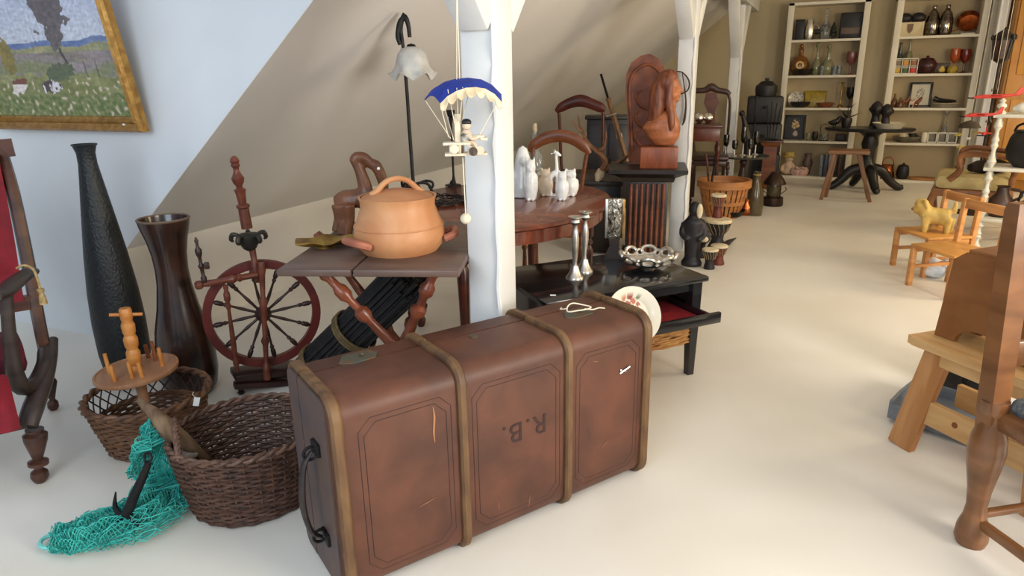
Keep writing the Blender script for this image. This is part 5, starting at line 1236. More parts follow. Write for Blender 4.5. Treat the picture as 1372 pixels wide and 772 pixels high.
def framed(px, row, w_, h, lab, cm, inner, dy=.2, name='framed_picture', lean=8):
    F = sh(px, row, dy); t = fthing(name, lab, 'picture', F); W_, H = w_/SB, h/SB*1.04; t.rotation_euler = (R(-lean), 0, 0)
    for i, (c, d) in enumerate((((0, 0, H-.012), (W_, .02, .024)), ((0, 0, .012), (W_, .02, .024)), ((-W_/2+.012, 0, H/2), (.024, .02, H-.048)), ((W_/2-.012, 0, H/2), (.024, .02, H-.048)))): obj('frame_bar', B().box(c, d, .002), cm, t)
    obj('picture', B().sheet(lambda i, j: (-W_/2+.02+(W_-.04)*i, .002, .02+(H-.04)*j), 40, 40), cmat('oil_paint'), t, paint=lambda co: lin(inner(co.x/W_*2, co.z/H*2-1)))
    obj('backing', B().box((0, .008, H/2), (W_-.02, .006, H-.02)), DARK, t); return t
AMB = mat('amber_glass', (150, 96, 40), (110, 66, 26), rough=.12, scale=(20, 20, 20), trans=.3)
OLG = mat('olive_glass', (166, 164, 128), (140, 138, 100), rough=.1, trans=.45, scale=(30, 30, 30))
PNK = mat('pink_glass', (150, 92, 88), rough=.15, trans=.4)
bottle = [(.75, 0), (1, .08), (1, .4), (.7, .58), (.3, .72), (.26, .9), (.36, 1)]
goblet = [(.8, 0), (.7, .03), (.15, .08), (.13, .4), (.8, .55), (1, .75), (.9, 1)]
pot_ = [(.7, 0), (1, .3), (.95, .7), (.8, 1)]
def stopper(mt_): return lambda t, r, H: obj('stopper', B().lathe([(.001, H), (.012, H), (.014, H+.02), (.03, H+.04), (.02, H+.075), (.001, H+.085)], n=14), mt_, t)
# first bookcase, top shelf
F = sh(1071, 4, .12); t = fthing('dark_box', 'upright dark box at the post end of the top shelf', 'box', F); obj('body', B().box((0, 0, .11), (.10, .08, .22), .006), BCASE, t); obj('lid', B().box((0, 0, .224), (.105, .085, .012), .003), IRON, t)
def jughandle(mt_): return lambda t, r, H: obj('handle', B().tube([(r*.9, 0, H*.35), (r*1.7, 0, H*.5), (r*1.6, 0, H*.8), (r*.5, 0, H*.9)], .006, 8, k=4), mt_, t)
vessel(1084, 4, 12, 20, pot_+[(.6, 1.2)], SIL, 'silver jug beside the upright dark box on the top shelf', 'jug', 'silver_jug', extra=jughandle(SIL))
F = sh(1095, 4); t = fthing('dark_horse', 'small dark horse figurine on the top shelf', 'figurine', F)
b = B(); b.tube([(-.05, 0, .09), (0, 0, .09), (.04, 0, .1), (.055, 0, .14), (.075, 0, .15), (.09, 0, .135)], [.025, .03, .026, .018, .018, .012], 8, k=3)
for x in (-.045, .035):
    for y in (-.015, .015): b.cyl((x, y, 0), (x, y, .09), .009, .013, 8)
obj('body', b, DRB, t, remesh=.008, smooth=1)
vessel(1105, 4, 13, 27, bottle, CG, 'tall clear glass decanter with stopper on the top shelf', 'decanter', 'glass_decanter', extra=stopper(CG))
F = sh(1116, 4); t = fthing('spruce_ornament', 'dark cone shaped tree ornament on the top shelf', 'ornament', F); obj('cone', B().lathe([(.001, .03), (.045, .035), (.03, .07), (.04, .075), (.022, .12), (.03, .125), (.004, .19)], n=16), mat('dark_green', (36, 42, 34), (24, 28, 22), rough=.6, scale=(30, 30, 30)), t); obj('stem', B().cyl((0, 0, 0), (0, 0, .035), .014, n=10), DARK, t)
F = sh(1140, 4, .13); t = fthing('old_radio', 'square black box radio with paler panel on the top shelf', 'radio', F); obj('body', B().box((0, 0, .14), (.25, .14, .28), .012), BCASE, t); obj('front_panel', B().box((-.01, -.072, .085), (.19, .008, .07), .002), mat('panel_brown', (96, 76, 62), rough=.5), t); obj('knob', B().cyl((.09, -.07, .2), (.09, -.09, .2), .018, n=14), IRON, t)
# second shelf
F = sh(1071, 3, .17); t = fthing('amber_decanter', 'round amber glass decanter with handle on the second shelf', 'decanter', F); obj('body', B().lathe([(.001, 0), (.06, 0), (.1, .06), (.105, .13), (.07, .2), (.03, .23), (.028, .3), (.035, .31), (.001, .31)], n=24, sy=.6), AMB, t); obj('stopper', B().ell((0, 0, .335), .026), AMB, t); obj('medallion', B().torus((0, -.063, .12), .035, .012, 24, 8, MX.Rotation(R(90), 3, 'X')), mat('pale_medal', (206, 180, 120), rough=.4), t)
vessel(1076, 3, 24, 8, [(.5, 0), (.8, .3), (1, 1)], DARK, 'low dark bowl in front of the amber decanter on the second shelf', 'bowl', 'dark_bowl', dy=.06)
for px, w_, h, lab in ((1093, 10, 30, 'slim olive glass carafe on the second shelf'), (1108, 15, 28, 'wider olive glass carafe with stopper on the second shelf')): vessel(px, 3, w_, h, bottle, OLG, lab, 'carafe', 'glass_carafe', extra=stopper(OLG))
for px, lab in ((1101, 'tiny clear glass between the two olive carafes'), (1118, 'tiny clear glass right beside the wider olive carafe'), (1124, 'tiny clear glass standing alone toward the pink goblet')): vessel(px, 3, 7, 11, [(.8, 0), (1, 1)], CG, lab, 'glass', 'drinking_glass', dy=.06)
vessel(1139, 3, 12, 27, goblet, PNK, 'pink glass goblet at the end of the second shelf', 'goblet', 'pink_goblet')
# third shelf
YEL = mat('yellow_glaze', (176, 150, 44), (140, 116, 30), rough=.35, scale=(30, 30, 30))
F = sh(1066, 2, .22); t = fthing('white_plate', 'white plate with blue decoration standing on the third shelf', 'plate', F); t.rotation_euler = (R(-10), 0, 0)
o = obj('dish', B().rings([[V((r*cos(2*pi*i/48), z, .095+r*sin(2*pi*i/48))) for i in range(48)] for r, z in ((.001, 0), (.02, 0), (.035, 0), (.05, 0), (.06, 0), (.075, -.008), (.09, -.012), (.09, -.006), (.06, .008), (.001, .008))], cap=False), cmat('china_paint'), t, paint=lambda co: lin((96, 100, 130) if NZ.noise(V((co.x*50, co.z*60, 1))) > .25 else (200, 190, 168)))
F = sh(1092, 2, .2); t = fthing('yellow_plate', 'square mottled yellow plate standing on the third shelf', 'plate', F); t.rotation_euler = (R(-10), 0, 0); obj('dish', B().box((0, 0, .095), (.24, .014, .19), .006), YEL, t); obj('rim', B().tube([(-.115, -.01, .005), (.115, -.01, .005), (.115, -.01, .185), (-.115, -.01, .185)], .007, 6, closed=True), YEL, t)
vessel(1072, 2, 26, 7, [(.4, 0), (.8, .4), (1, 1)], DRB, 'low black bowl in front of the white plate on the third shelf', 'bowl', 'black_bowl', dy=.05)
vessel(1106, 2, 22, 6, [(.5, 0), (.85, .5), (1, 1)], mat('rust_glaze', (140, 76, 48), (110, 58, 36), rough=.4, scale=(20, 20, 20)), 'shallow rust coloured dish on the third shelf', 'dish', 'rust_dish', dy=.06)
vessel(1126, 2, 8, 30, [(1, 0), (.9, .05), (.25, .12), (.2, .5), (.35, .6), (.2, .7), (.25, .9), (.55, 1)], mat('brass', (190, 150, 80), (160, 120, 60), rough=.3, metal=.9, scale=(20, 20, 20)), 'slim brass candlestick on the third shelf', 'candlestick', 'brass_candlestick')
vessel(1138, 2, 10, 24, goblet, DARK, 'dark goblet at the end of the third shelf', 'goblet', 'dark_goblet')
# fourth shelf
def flower(u, v):
    n = NZ.noise(V((u*6, v*6, 2)))
    if hypot(u-.05, v-.2) < .34+n*.25: return (190, 160, 110) if n > -.1 else (120, 84, 60)
    if hypot(u-.1, v+.5) < .22+n*.1: return (170, 150, 140)
    return (22, 20, 22)
framed(1064, 1, 26, 31, 'black framed still life of pale flowers on the fourth shelf', BCASE, flower)
for px, w_, h, m_, lab in ((1083, 6, 9, OLG, 'tiny olive glass beside the black framed still life'), (1092, 8, 11, DARK, 'small dark cup on the fourth shelf')): vessel(px, 1, w_, h, pot_, m_, lab, 'cup', 'small_cup')
F = sh(1104, 1); t = fthing('coffee_dripper', 'small wire stand with glass on the fourth shelf', 'coffee maker', F); obj('glass', B().lathe([(.001, .01), (.035, .01), (.04, .08), (.036, .08), (.001, .015)], n=18, cap=False), CG, t)
for x in (-.045, .045): obj('stand_wire', B().tube([(x, 0, 0), (x, 0, .18), (0, 0, .2)], .004, 6), IRON, t)
obj('saucer', B().lathe([(.001, 0), (.06, 0), (.065, .008), (.001, .01)], n=20), DARK, t)
F = sh(1127, 1); t = fthing('dark_box', 'low dark lidded box on the fourth shelf', 'box', F); obj('body', B().box((0, 0, .035), (.12, .1, .07), .004), DARK, t); obj('lid', B().box((0, 0, .076), (.125, .105, .014), .004), DKW, t)
# bottom shelf
F = sh(1056, 0, .14); t = fthing('cloth_doll', 'pale cloth doll with yellow hat on the bottom shelf', 'doll', F)
DOLL = mat('doll_cloth', (206, 182, 158), (190, 160, 136), rough=.85, scale=(20, 20, 20))
obj('body', B().tube([(0, 0, .01), (0, 0, .06), (0, 0, .14), (0, 0, .17)], [.07, .075, .05, .02], 12, k=3).ell((0, -.01, .2), (.05, .048, .05)).tube([(-.05, -.01, .12), (-.08, -.04, .07), (-.06, -.06, .04)], [.02, .018, .016], 8, k=3).tube([(.05, -.01, .12), (.08, -.04, .07), (.06, -.06, .04)], [.02, .018, .016], 8, k=3), DOLL, t, remesh=.009, smooth=2)
obj('hat', B().lathe([(.075, .215), (.08, .222), (.055, .23), (.05, .275), (.001, .285)], n=20), mat('straw_yellow', (196, 172, 96), (176, 150, 76), rough=.8, scale=(30, 30, 30)), t)
F = sh(1071, 0, .08); t = fthing('china_basket', 'pink and white floral china basket on the bottom shelf', 'ornament', F); CH2 = mat('pink_china', (206, 176, 164), (170, 112, 100), rough=.4, scale=(40, 40, 40)); obj('body', B().lathe([(.001, 0), (.09, 0), (.11, .06), (.1, .08), (.001, .06)], n=24, sy=.6), CH2, t)
for k in range(5): obj('flower', B().ell((-.07+.035*k, -.02*(k % 2), .085+.01*(k % 2)), (.022, .02, .018)), CH2 if k % 2 else DOLL, t)
vessel(1081, 0, 13, 27, [(.5, 0), (.8, .3), (1, .6), (.6, .8), (.75, 1)], mat('mauve_vase', (130, 104, 94), (104, 84, 70), rough=.4, scale=(20, 20, 20)), 'mauve vase behind the floral china basket', 'vase', 'mauve_vase', dy=.2)
bk = None
for k, (px, m_, lab) in enumerate(((1099, mat('book_grey', (120, 124, 130), (90, 92, 98), rough=.5, scale=(9, 9, 60)), 'grey book first of the row on the bottom shelf'), (1105, mat('book_blue', (60, 66, 84), rough=.5), 'dark blue book second of the row on the bottom shelf'), (1111, mat('book_pale', (150, 150, 150), (110, 110, 112), rough=.5, scale=(9, 9, 60)), 'pale grey book third of the row on the bottom shelf'), (1117, mat('book_black', (30, 30, 34), rough=.5), 'black book fourth of the row on the bottom shelf'), (1124, mat('book_brown', (72, 52, 40), rough=.5), 'brown book last of the row on the bottom shelf'))):
    F = sh(px, 0, .13); t = fthing('book', lab, 'book', F, 'books on the bottom shelf of the first bookcase'); h = .25+.012*((k*7) % 3)
    obj('cover', B().box((0, 0, h/2), (.038, .17, h), .003), m_, t); obj('pages', B().box((0, .004, h/2+.001), (.028, .164, h+.002)), mat('book_paper', (206, 196, 172), rough=.9), t)
# second bookcase, top shelf
F = sh(1218, 4, .12); t = fthing('cream_planter', 'cream planter box holding two black balls', 'planter', F); obj('body', B().box((0, 0, .075), (.26, .14, .15), .008), mat('cream_paint', (204, 188, 152), (190, 172, 134), rough=.6, scale=(9, 9, 9)), t); obj('emblem', B().prism([(-.03, .13), (.03, .13), (.025, .06), (0, .03), (-.025, .06)], -.078, -.07), mat('brown_emblem', (110, 84, 60), rough=.6), t)
for s in (-1, 1): obj('corner_post', B().box((s*.125, -.066, .077), (.016, .016, .154)), MATS['cream_paint'], t)
for dx, lab in ((-.06, 'black fuzzy ball in the cream planter, the one by the side panel'), (.07, 'black fuzzy ball in the cream planter, the one by the flask')):
    Fk = Fr(P=F.P+V((dx, 0, .15)), rz=0); b = B().ell((0, 0, .045), (.075, .07, .055), nu=24, nv=14); b.v = [v*(1+.06*NZ.noise(v*60)) for v in b.v]; one('black_ball', b, DRB, Fk, lab, 'ball', 'black balls in the cream planter')
CHR2 = mat('smoked_chrome', (150, 140, 130), (96, 88, 80), rough=.12, metal=1, scale=(9, 9, 30))
for px, lab in ((1248, 'tall smoked chrome shaker flask beside the cream planter'), (1266, 'tall smoked chrome shaker flask beside the copper pan')):
    vessel(px, 4, 15, 31, [(.8, 0), (1, .1), (1, .5), (.75, .75), (.4, .88), (.3, .94)], CHR2, lab, 'flask', 'chrome_flask', extra=lambda t, r, H: obj('cap', B().lathe([(.3*r, H*.94), (.34*r, H), (.3*r, H*1.06), (.001, H*1.08)], n=16), CHR2, t), hollow=False)
F = sh(1293, 4, .13); t = fthing('copper_pan', 'copper pan propped up with its handle pointing to the flasks', 'pan', F); Rx = MX.Rotation(R(-65), 4, 'X')
o = obj('dish', B().lathe([(.001, 0), (.09, 0), (.115, .06), (.11, .06), (.085, .008), (.001, .008)], n=30), COPPER, t); o.matrix_local = MX.Translation((.03, .03, .12)) @ Rx
obj('handle', B().tube([(-.05, -.02, .07), (-.12, -.04, .04), (-.2, -.06, .012)], [.012, .01, .012], 8, flat=.6), COPPER, t); obj('rest', B().box((.03, -.0, .01), (.14, .06, .02), .004), BOOKM, t)
# second shelf of the second bookcase
F = sh(1213, 3, .08); t = fthing('spice_rack', 'little white rack of six coloured jars', 'rack', F)
for z in (0.005, .085, .165): obj('rack_shelf', B().box((0, 0, z), (.235, .07, .01)), BOOKM, t)
for x in (-.115, -.038, .038, .115): obj('rack_upright', B().box((x, 0, .085), (.008, .07, .165)), BOOKM, t)
for i, c in enumerate(((188, 152, 40), (70, 92, 50), (196, 52, 44), (120, 104, 84), (196, 140, 56), (150, 96, 60))):
    x, z = (-.077+.077*(i % 3)), .011+.08*(i//3); Fk = Fr(P=F.P+V((x, 0, z)), rz=0)
    j = fthing('spice_jar', '%s filled spice jar in the %s row of the white rack' % (('mustard', 'green', 'red', 'grey', 'orange', 'brown')[i], 'upper' if i > 2 else 'lower'), 'jar', Fk, 'spice jars in the white rack'); obj('body', B().box((0, 0, .026), (.055, .045, .052), .006), mat('spice_%d' % i, c, rough=.5), j); obj('lid', B().box((0, 0, .057), (.058, .048, .012), .003), mat('spice_lid', (186, 178, 160), rough=.5), j)
F = sh(1205, 3, .22); 
for px, lab in ((1203, 'dark teal bottle behind the white spice rack, by the side panel'), (1215, 'pale green bottle behind the white spice rack')): vessel(px, 3, 10, 40 if px > 1210 else 36, bottle, OLG if px > 1210 else mat('teal_bottle', (52, 62, 60), rough=.2), lab, 'bottle', 'glass_bottle', dy=.22)
F = sh(1241, 3, .12); t = fthing('red_teapot', 'round dark red lidded pot on the second shelf', 'pot', F); OXB = mat('oxblood', (70, 30, 30), (46, 20, 22), rough=.3, scale=(15, 15, 15)); obj('body', B().lathe([(.001, 0), (.06, 0), (.1, .06), (.1, .11), (.07, .15), (.001, .155)], n=26), OXB, t); obj('lid', B().lathe([(.075, .148), (.06, .165), (.014, .172), (.018, .19), (.001, .195)], n=22), OXB, t)
F = sh(1262, 3, .12); t = fthing('pear_tile', 'dark square tile box with a yellow pear on its front', 'box', F); obj('body', B().box((0, 0, .055), (.15, .05, .11), .005), DKW, t); b = B().lathe([(.001, .012), (.03, .02), (.034, .04), (.02, .06), (.012, .075), (.001, .08)], (0, -.03, 0), 16, sy=.3); obj('pear', b, mat('pear_yellow', (206, 176, 66), rough=.5), t)
vessel(1277, 3, 11, 27, goblet, mat('orange_glass', (196, 92, 44), rough=.12, trans=.35), 'orange glass goblet on the second shelf', 'goblet', 'orange_goblet')
vessel(1276, 3, 11, 8, pot_, YEL, 'small yellow cup in front of the orange goblet', 'cup', 'yellow_cup', dy=.04)
vessel(1291, 3, 12, 26, goblet, mat('ruby_glass', (120, 38, 30), rough=.12, trans=.35), 'ruby glass goblet at the end of the second shelf', 'goblet', 'ruby_goblet')
# third shelf
def sketch(u, v):
    if hypot(u*1.2, v-.1) < .45 and NZ.noise(V((u*9, v*9, 4))) > .05: return (120, 112, 100)
    return (206, 196, 172)
framed(1232, 2, 25, 29, 'small framed pencil sketch on the third shelf', DARK, sketch)
for px, dy, h, lab in ((1198, .1, 16, 'slim brown bottle beside the side panel on the third shelf'), (1206, .06, 12, 'short brown bottle beside the slim brown one')): vessel(px, 2, 7, h, bottle, mat('brown_bottle', (92, 56, 36), rough=.25), lab, 'bottle', 'brown_bottle', dy=dy)
for k, (px, h, lab) in enumerate(((1213, 15, 'brown animal figurine in front of the pencil sketch, nearest the bottles'), (1222, 12, 'pale animal figurine in front of the pencil sketch'), (1229, 14, 'brown animal figurine in front of the pencil sketch, farthest from the bottles'))):
    F = sh(px, 2, .07); t = fthing('small_animal', lab, 'figurine', F, 'small animal figurines on the third shelf'); H = h/SB; b = B(); b.tube([(-.03, 0, H*.5), (.01, 0, H*.52), (.03, 0, H*.8), (.045, 0, H*.85)], [.02, .022, .016, .01], 8, k=3)
    for x in (-.025, .012):
        for y in (-.012, .012): b.cyl((x, y, 0), (x, y, H*.5), .007, n=6)
    obj('body', b, DOLL if k == 1 else CHW, t, remesh=.007, smooth=1)
F = sh(1267, 2, .12); pl2 = None
for k in range(3):
    Fk = Fr(P=F.P+V((0, 0, .016*k)), rz=0); lab = ('bottom plate of the stack under the black bird on the third shelf', 'middle plate of the stack under the black bird on the third shelf', 'topmost plate of the stack under the black bird on the third shelf')[k]
    t = fthing('stacked_plate', lab, 'plate', Fk, 'stacked plates under the black bird'); obj('dish', B().lathe([(.001, 0), (.08, 0), (.125, .012), (.125, .015), (.08, .005), (.001, .005)], n=30, sy=.9), (MATS['enamel'], CRM, MATS['enamel'])[k], t)
Fk = Fr(P=F.P+V((0, 0, .05)), rz=0); t = fthing('black_bird', 'flat black carved bird lying on the stacked plates', 'carving', Fk); obj('body', B().tube([(-.12, 0, .05), (-.06, 0, .03), (.02, 0, .022), (.1, 0, .02)], [.03, .026, .022, .012], 10, k=4), DRB, t); obj('wing', B().ell((.0, -.03, .03), (.09, .03, .012)), DRB, t)
# fourth shelf
vessel(1215, 1, 32, 7, [(.6, 0), (.9, .5), (1, 1)], mat('grey_dish', (120, 110, 92), (90, 82, 66), rough=.4, scale=(20, 20, 20)), 'wide grey dish on the fourth shelf', 'dish', 'grey_dish', dy=.13)
for px, m_, dy, lab in ((1209, CRM, .11, 'cream cup standing in the wide grey dish'), (1222, MATS['dark_green'], .13, 'dark green cup standing in the wide grey dish')):
    F = sh(px, 1, dy); F = Fr(P=F.P+V((0, 0, .02)), rz=0); t = fthing('small_cup', lab, 'cup', F); obj('body', B().lathe([(.001, 0), (.03, 0), (.045, .05), (.04, .08), (.035, .08), (.001, .02)], n=18), m_, t); obj('handle', B().tube([(.042, 0, .06), (.062, 0, .05), (.042, 0, .03)], .005, 6, k=4), m_, t)
vessel(1239, 1, 9, 12, pot_, MATS['enamel'], 'small white beaker between the grey dish and the glass tray', 'beaker', 'white_beaker')
F = sh(1262, 1, .1); t = fthing('divided_tray', 'pale tray with three square compartments standing on the fourth shelf', 'tray', F)
for i in range(3):
    x = -.098+.098*i
    for c, d in (((x, 0, .008), (.09, .06, .014)), ((x, 0, .112), (.09, .06, .014)), ((x-.042, 0, .06), (.01, .06, .09)), ((x+.042, 0, .06), (.01, .06, .09))): obj('divider', B().box(c, d), BOOKM, t)
    obj('tile', B().box((x, .02, .06), (.072, .012, .088)), mat('grey_dish', (120, 110, 92)), t)
vessel(1264, 1, 7, 30, bottle, CG, 'slim clear glass bottle behind the divided tray', 'bottle', 'clear_bottle', dy=.2, extra=stopper(CG))
# bottom shelf
F = sh(1188, 0, .1); t = fthing('copper_pot', 'bright copper pot with handle on the bottom shelf', 'pot', F); obj('body', B().lathe([(.001, 0), (.075, 0), (.085, .03), (.07, .1), (.06, .14), (.068, .16), (.06, .16), (.001, .1)], n=26), COPPER, t); obj('handle', B().tube([(-.06, 0, .15), (-.05, 0, .22), (0, 0, .25), (.05, 0, .22), (.06, 0, .15)], .006, 8, k=4), COPPER, t)
vessel(1209, 0, 15, 16, pot_, BCASE, 'round black glazed jar beside the copper pot', 'jar', 'black_glazed_jar', extra=lambda t, r, H: obj('lid', B().lathe([(r*.8, H), (r*.5, H*1.08), (.012, H*1.1), (.014, H*1.2), (.001, H*1.22)], n=18), BCASE, t))
F = sh(1238, 0, .12); t = fthing('bread_board', 'oval wooden bread board on the bottom shelf', 'board', F); obj('board', B().lathe([(.001, 0), (.155, 0), (.165, .012), (.155, .024), (.001, .024)], n=36, sy=.65), SPL, t); obj('grip', B().tube([(.15, 0, .012), (.2, 0, .012)], .02, 8, flat=.6), SPL, t)
# ------------------------------------------------------------------ children's chairs, yellow dog, bag
KID = mat('kid_pine', (206, 150, 92), (184, 124, 68), rough=.45, scale=(5, 5, 24))
KIDS = mat('kid_seat', (208, 152, 84), (190, 130, 64), rough=.4, scale=(18, 4, 4))
def kidchair(P, rz, lab, bh=.52):
    F = Fr(P=P, rz=rz); t = fthing('child_chair', lab, 'chair', F, None); W, D, Z = .165, .155, .26
    obj('seat', B().box((-.0, 0, Z-.009), (D*2+.0, W*2, .018), .005), KIDS, t)
    for y in (-W+.015, W-.015):
        obj('leg', B().box((-D+.016, y, (Z-.018)/2), (.03, .03, Z-.018), .004), KID, t)
        obj('back_post', B().beam((D-.016, y, 0), (D+.012, y, bh), .03, .03, up=(1, 0, 0), bev=.004), KID, t)
        obj('side_rail', B().box((0, y, .12), (D*2-.05, .014, .022), .003), KID, t)
        obj('seat_rail', B().box((0, y, Z-.035), (D*2-.05, .018, .03), .003), KID, t)
    obj('top_rail', B().box((D+.010, 0, bh-.03), (.022, W*2, .055), .006), KID, t)
    return t
kc2 = kidchair((.79, 4.583, 0), R(35), "child's pine chair nearest the viewer with empty seat")
kc1 = kidchair((.735, 5.04, 0), R(30), "child's pine chair with the yellow carved dog on its seat", .50)
F = Fr(P=(.72, 5.03, .26)); q = F.q
DOG = mat('yellow_dog', (214, 184, 108), (190, 154, 78), rough=.6, scale=(20, 20, 20), bump=.2)
t = fthing('toy_dog', "yellow carved dog standing on the farther child's chair", 'dog figure', F)
b = B()
b.tube([q(1240, 287), q(1250, 289), q(1263, 291), q(1274, 290)], [.05, .055, .056, .05], 14, k=4)
b.tube([q(1243, 287), q(1238, 280), q(1236, 275)], [.048, .044, .04], 12, k=3)
b.ell(q(1235, 274), (.043, .046, .04)); b.tube([q(1232, 278), q(1227, 281), q(1224, 282)], [.03, .026, .02], 10, k=3)
for dy in (-.035, .035): b.tube([q(1238, 268, dy), q(1241, 272, dy*1.4), q(1243, 280, dy*1.5)], [.012, .017, .008], 8, k=3)
for px, dy in ((1241, -.035), (1245, .035), (1271, -.035), (1275, .035)):
    a = q(px, 292, dy); e = V((a.x, dy, .008)); b.tube([a, (a+e)/2, e, e+V((-.012, 0, 0))], [.03, .023, .02, .016], 10, k=3)
b.tube([q(1277, 287), q(1280, 280), q(1281, 273), q(1279, 270)], [.018, .016, .014, .008], 8, k=3)
obj('body', b, DOG, t, remesh=.008, smooth=3)
for dy in (-.028, .028): obj('eye', B().ell(q(1229, 273, dy), .006), MATS['toy_black'], t)
obj('nose', B().ell(q(1223, 280, 0), (.009, .014, .009)), mat('dog_nose', (120, 84, 50), rough=.5), t)
F = Fr(1252, 372); b = B().ell((0, 0, .06), (.085, .06, .06), nu=30, nv=20); b.v = [V((v.x*(1+.3*NZ.noise(v*22)), v.y*(1+.3*NZ.noise(v*25)), max(0.001, v.z*(1+.25*NZ.noise(v*19))))) for v in b.v]
t = fthing('plastic_bag', "crumpled white plastic bag on the floor under the child's chair", 'bag', F); obj('body', b, mat('bag_white', (232, 234, 234), (190, 206, 220), rough=.35, scale=(20, 20, 20)), t); obj('handle', B().tube([(.02, 0, .1), (.05, 0, .13), (.08, 0, .1)], .008, 6, k=4, flat=.4), MATS['bag_white'], t)
obj('red_print', B().ell((.03, -.03, .105), (.028, .016, .012)), mat('bag_red', (176, 96, 84), rough=.5), t)
F = Fr(1322, 372); b = B()
rs = []
for k, (r, z) in enumerate(((.001, .02), (.05, .022), (.1, .026), (.14, .03))): rs.append([V((r*(1+.08*(k > 1)*cos(14*2*pi*i/70))*cos(2*pi*i/70), r*(1+.08*(k > 1)*cos(14*2*pi*i/70))*sin(2*pi*i/70), z+.01*(k == 3)*cos(14*2*pi*i/70))) for i in range(70)])
one('lace_doily', B().rings(rs, cap=False), mat('lace', (226, 214, 190), (196, 178, 148), rough=.9, scale=(60, 60, 60)), F, "pale crocheted doily lying below the nearest child's chair", 'doily', thick=.008)
# ------------------------------------------------------------------ far armchair with cream seat
F = Fr(P=(1.13, 6.55, 0), rz=R(-10)); q = F.q
fa = fthing('open_armchair', 'wooden open armchair with cream seat cushion beyond the child chairs', 'armchair', F)
CREAM = mat('cream_upholstery', (196, 176, 124), (176, 156, 104), rough=.85, scale=(12, 12, 12))
HON = mat('honey_wood', (150, 98, 58), (116, 72, 42), rough=.35, scale=(5, 5, 20))
obj('seat_cushion', B().box((0.04, 0, .40), (.52, .5, .12), .05), CREAM, fa)
obj('seat_frame', B().box((.04, 0, .32), (.54, .52, .06), .015), HON, fa)
for y in (-.23, .23):
    obj('leg', B().tube([(-.2, y, .32), (-.225, y, .22), (-.2, y, .1), (-.215, y, 0)], [.03, .028, .02, .022], 8, k=4), HON, fa)
    obj('leg', B().tube([(.28, y, .3), (.3, y, .15), (.34, y, 0)], [.024, .02, .02], 8, k=3), HON, fa)
    obj('arm', B().tube([(-.12, y*1.05, .42), (-.06, y*1.08, .5), (-.07, y*1.1, .60), (0, y*1.1, .63), (.15, y*1.08, .62), (.33, y, .6)], [.026, .024, .024, .024, .022, .02], 8, k=4), HON, fa)
    obj('back_post', B().tube([(.27, y, .34), (.31, y, .6), (.38, y*.95, .84)], [.022, .02, .018], 8, k=3), HON, fa)
obj('back_pad', B().box((.34, 0, .68), (.05, .42, .30), .02, ry=R(14)), CREAM, fa)
obj('top_rail', B().tube([(.37, -.22, .82), (.39, -.1, .87), (.39, .1, .87), (.37, .22, .82)], .024, 8, k=4), HON, fa)
F2 = Fr(P=F.P+V((.12, -.05, .462)), rz=R(20)); t = fthing('dark_roll', 'dark fur bundle lying on the cream armchair seat', 'bundle', F2); b = B().tube([(-.14, 0, .045), (-.06, .02, .05), (.06, -.01, .055), (.16, .02, .045)], [.03, .05, .055, .035], 14, k=5); b.v = [v*(1+.08*NZ.noise(v*40)) for v in b.v]; obj('body', b, mat('dark_fur', (52, 36, 28), (34, 24, 20), rough=.9, scale=(50, 50, 50), bump=.4), t); obj('tie', B().torus((0, 0, .052), .056, .006, 20, 6, MX.Rotation(R(90), 3, 'Y')), DKW, t)
# ------------------------------------------------------------------ white turned plant stand
F = Fr(P=(1.17, 5.78, 0)); q = F.q
WHS = mat('stand_white', (214, 212, 200), (196, 192, 178), rough=.45, scale=(9, 9, 9))
ps = fthing('plant_stand', 'white tiered plant stand with turned posts beside the lantern pole', 'plant stand', F)
zs = [q(1312, 291).z, q(1322, 224).z, q(1340, 153).z]; zf = q(1344, 137).z
x0 = q(1327, 224).x; TWD = .40; DPT = .34
for k, z in enumerate(zs): obj('shelf', B().box((x0+TWD/2-.04, DPT/2-.03, z-.012), (TWD, DPT, .024), .006), WHS, ps)
pat = [(0, .8), (.05, 1), (.12, 1.6), (.2, 1), (.28, .7), (.36, .7), (.44, 1.3), (.5, .9), (.56, 1.3), (.64, .7), (.75, .7), (.83, 1.5), (.9, 1), (1, .8)]
for (xx, yy) in ((x0, 0), (x0+TWD-.08, 0), (x0, DPT-.07), (x0+TWD-.08, DPT-.07)):
    za = 0
    for z in zs:
        obj('post', turned(B(), (xx, yy, za), (xx, yy, z-.024), .019, pat), WHS, ps); za = z
obj('finial', B().lathe([(.001, zs[2]), (.03, zs[2]), (.034, zs[2]+.012), (.014, zs[2]+.03), (.03, zs[2]+.05), (.026, zs[2]+.066), (.012, zs[2]+.076), (.022, zs[2]+.09), (.001, zs[2]+.108)], (x0, 0, 0), 20), WHS, ps)
def onst(k, dx, dy): return Fr(P=F.P+F.ax*(x0+dx)+F.ay*dy+V((0, 0, zs[k])), rz=F.rz)
Fk = onst(1, .21, .12); t = fthing('black_cauldron', 'big black pot on the middle tier of the white plant stand', 'pot', Fk); obj('body', B().lathe([(.001, 0), (.08, 0), (.13, .05), (.145, .12), (.13, .2), (.11, .24), (.12, .25), (.105, .25), (.1, .22), (.001, .2)], n=30), BCASE, t); obj('handle', B().tube([(-.11, 0, .24), (-.09, 0, .285), (0, 0, .31), (.09, 0, .285), (.11, 0, .24)], .008, 8, k=4), IRON, t)
Fk = onst(2, .13, .08); t = fthing('white_bird_figure', 'white seated bird figure on the top tier of the plant stand', 'figurine', Fk); b = B().tube([(-.07, 0, .03), (-.02, 0, .04), (.03, 0, .06), (.055, 0, .1), (.05, 0, .125), (.03, 0, .13)], [.015, .036, .036, .022, .018, .006], 10, k=4); obj('body', b, WHS, t, remesh=.006, smooth=2)
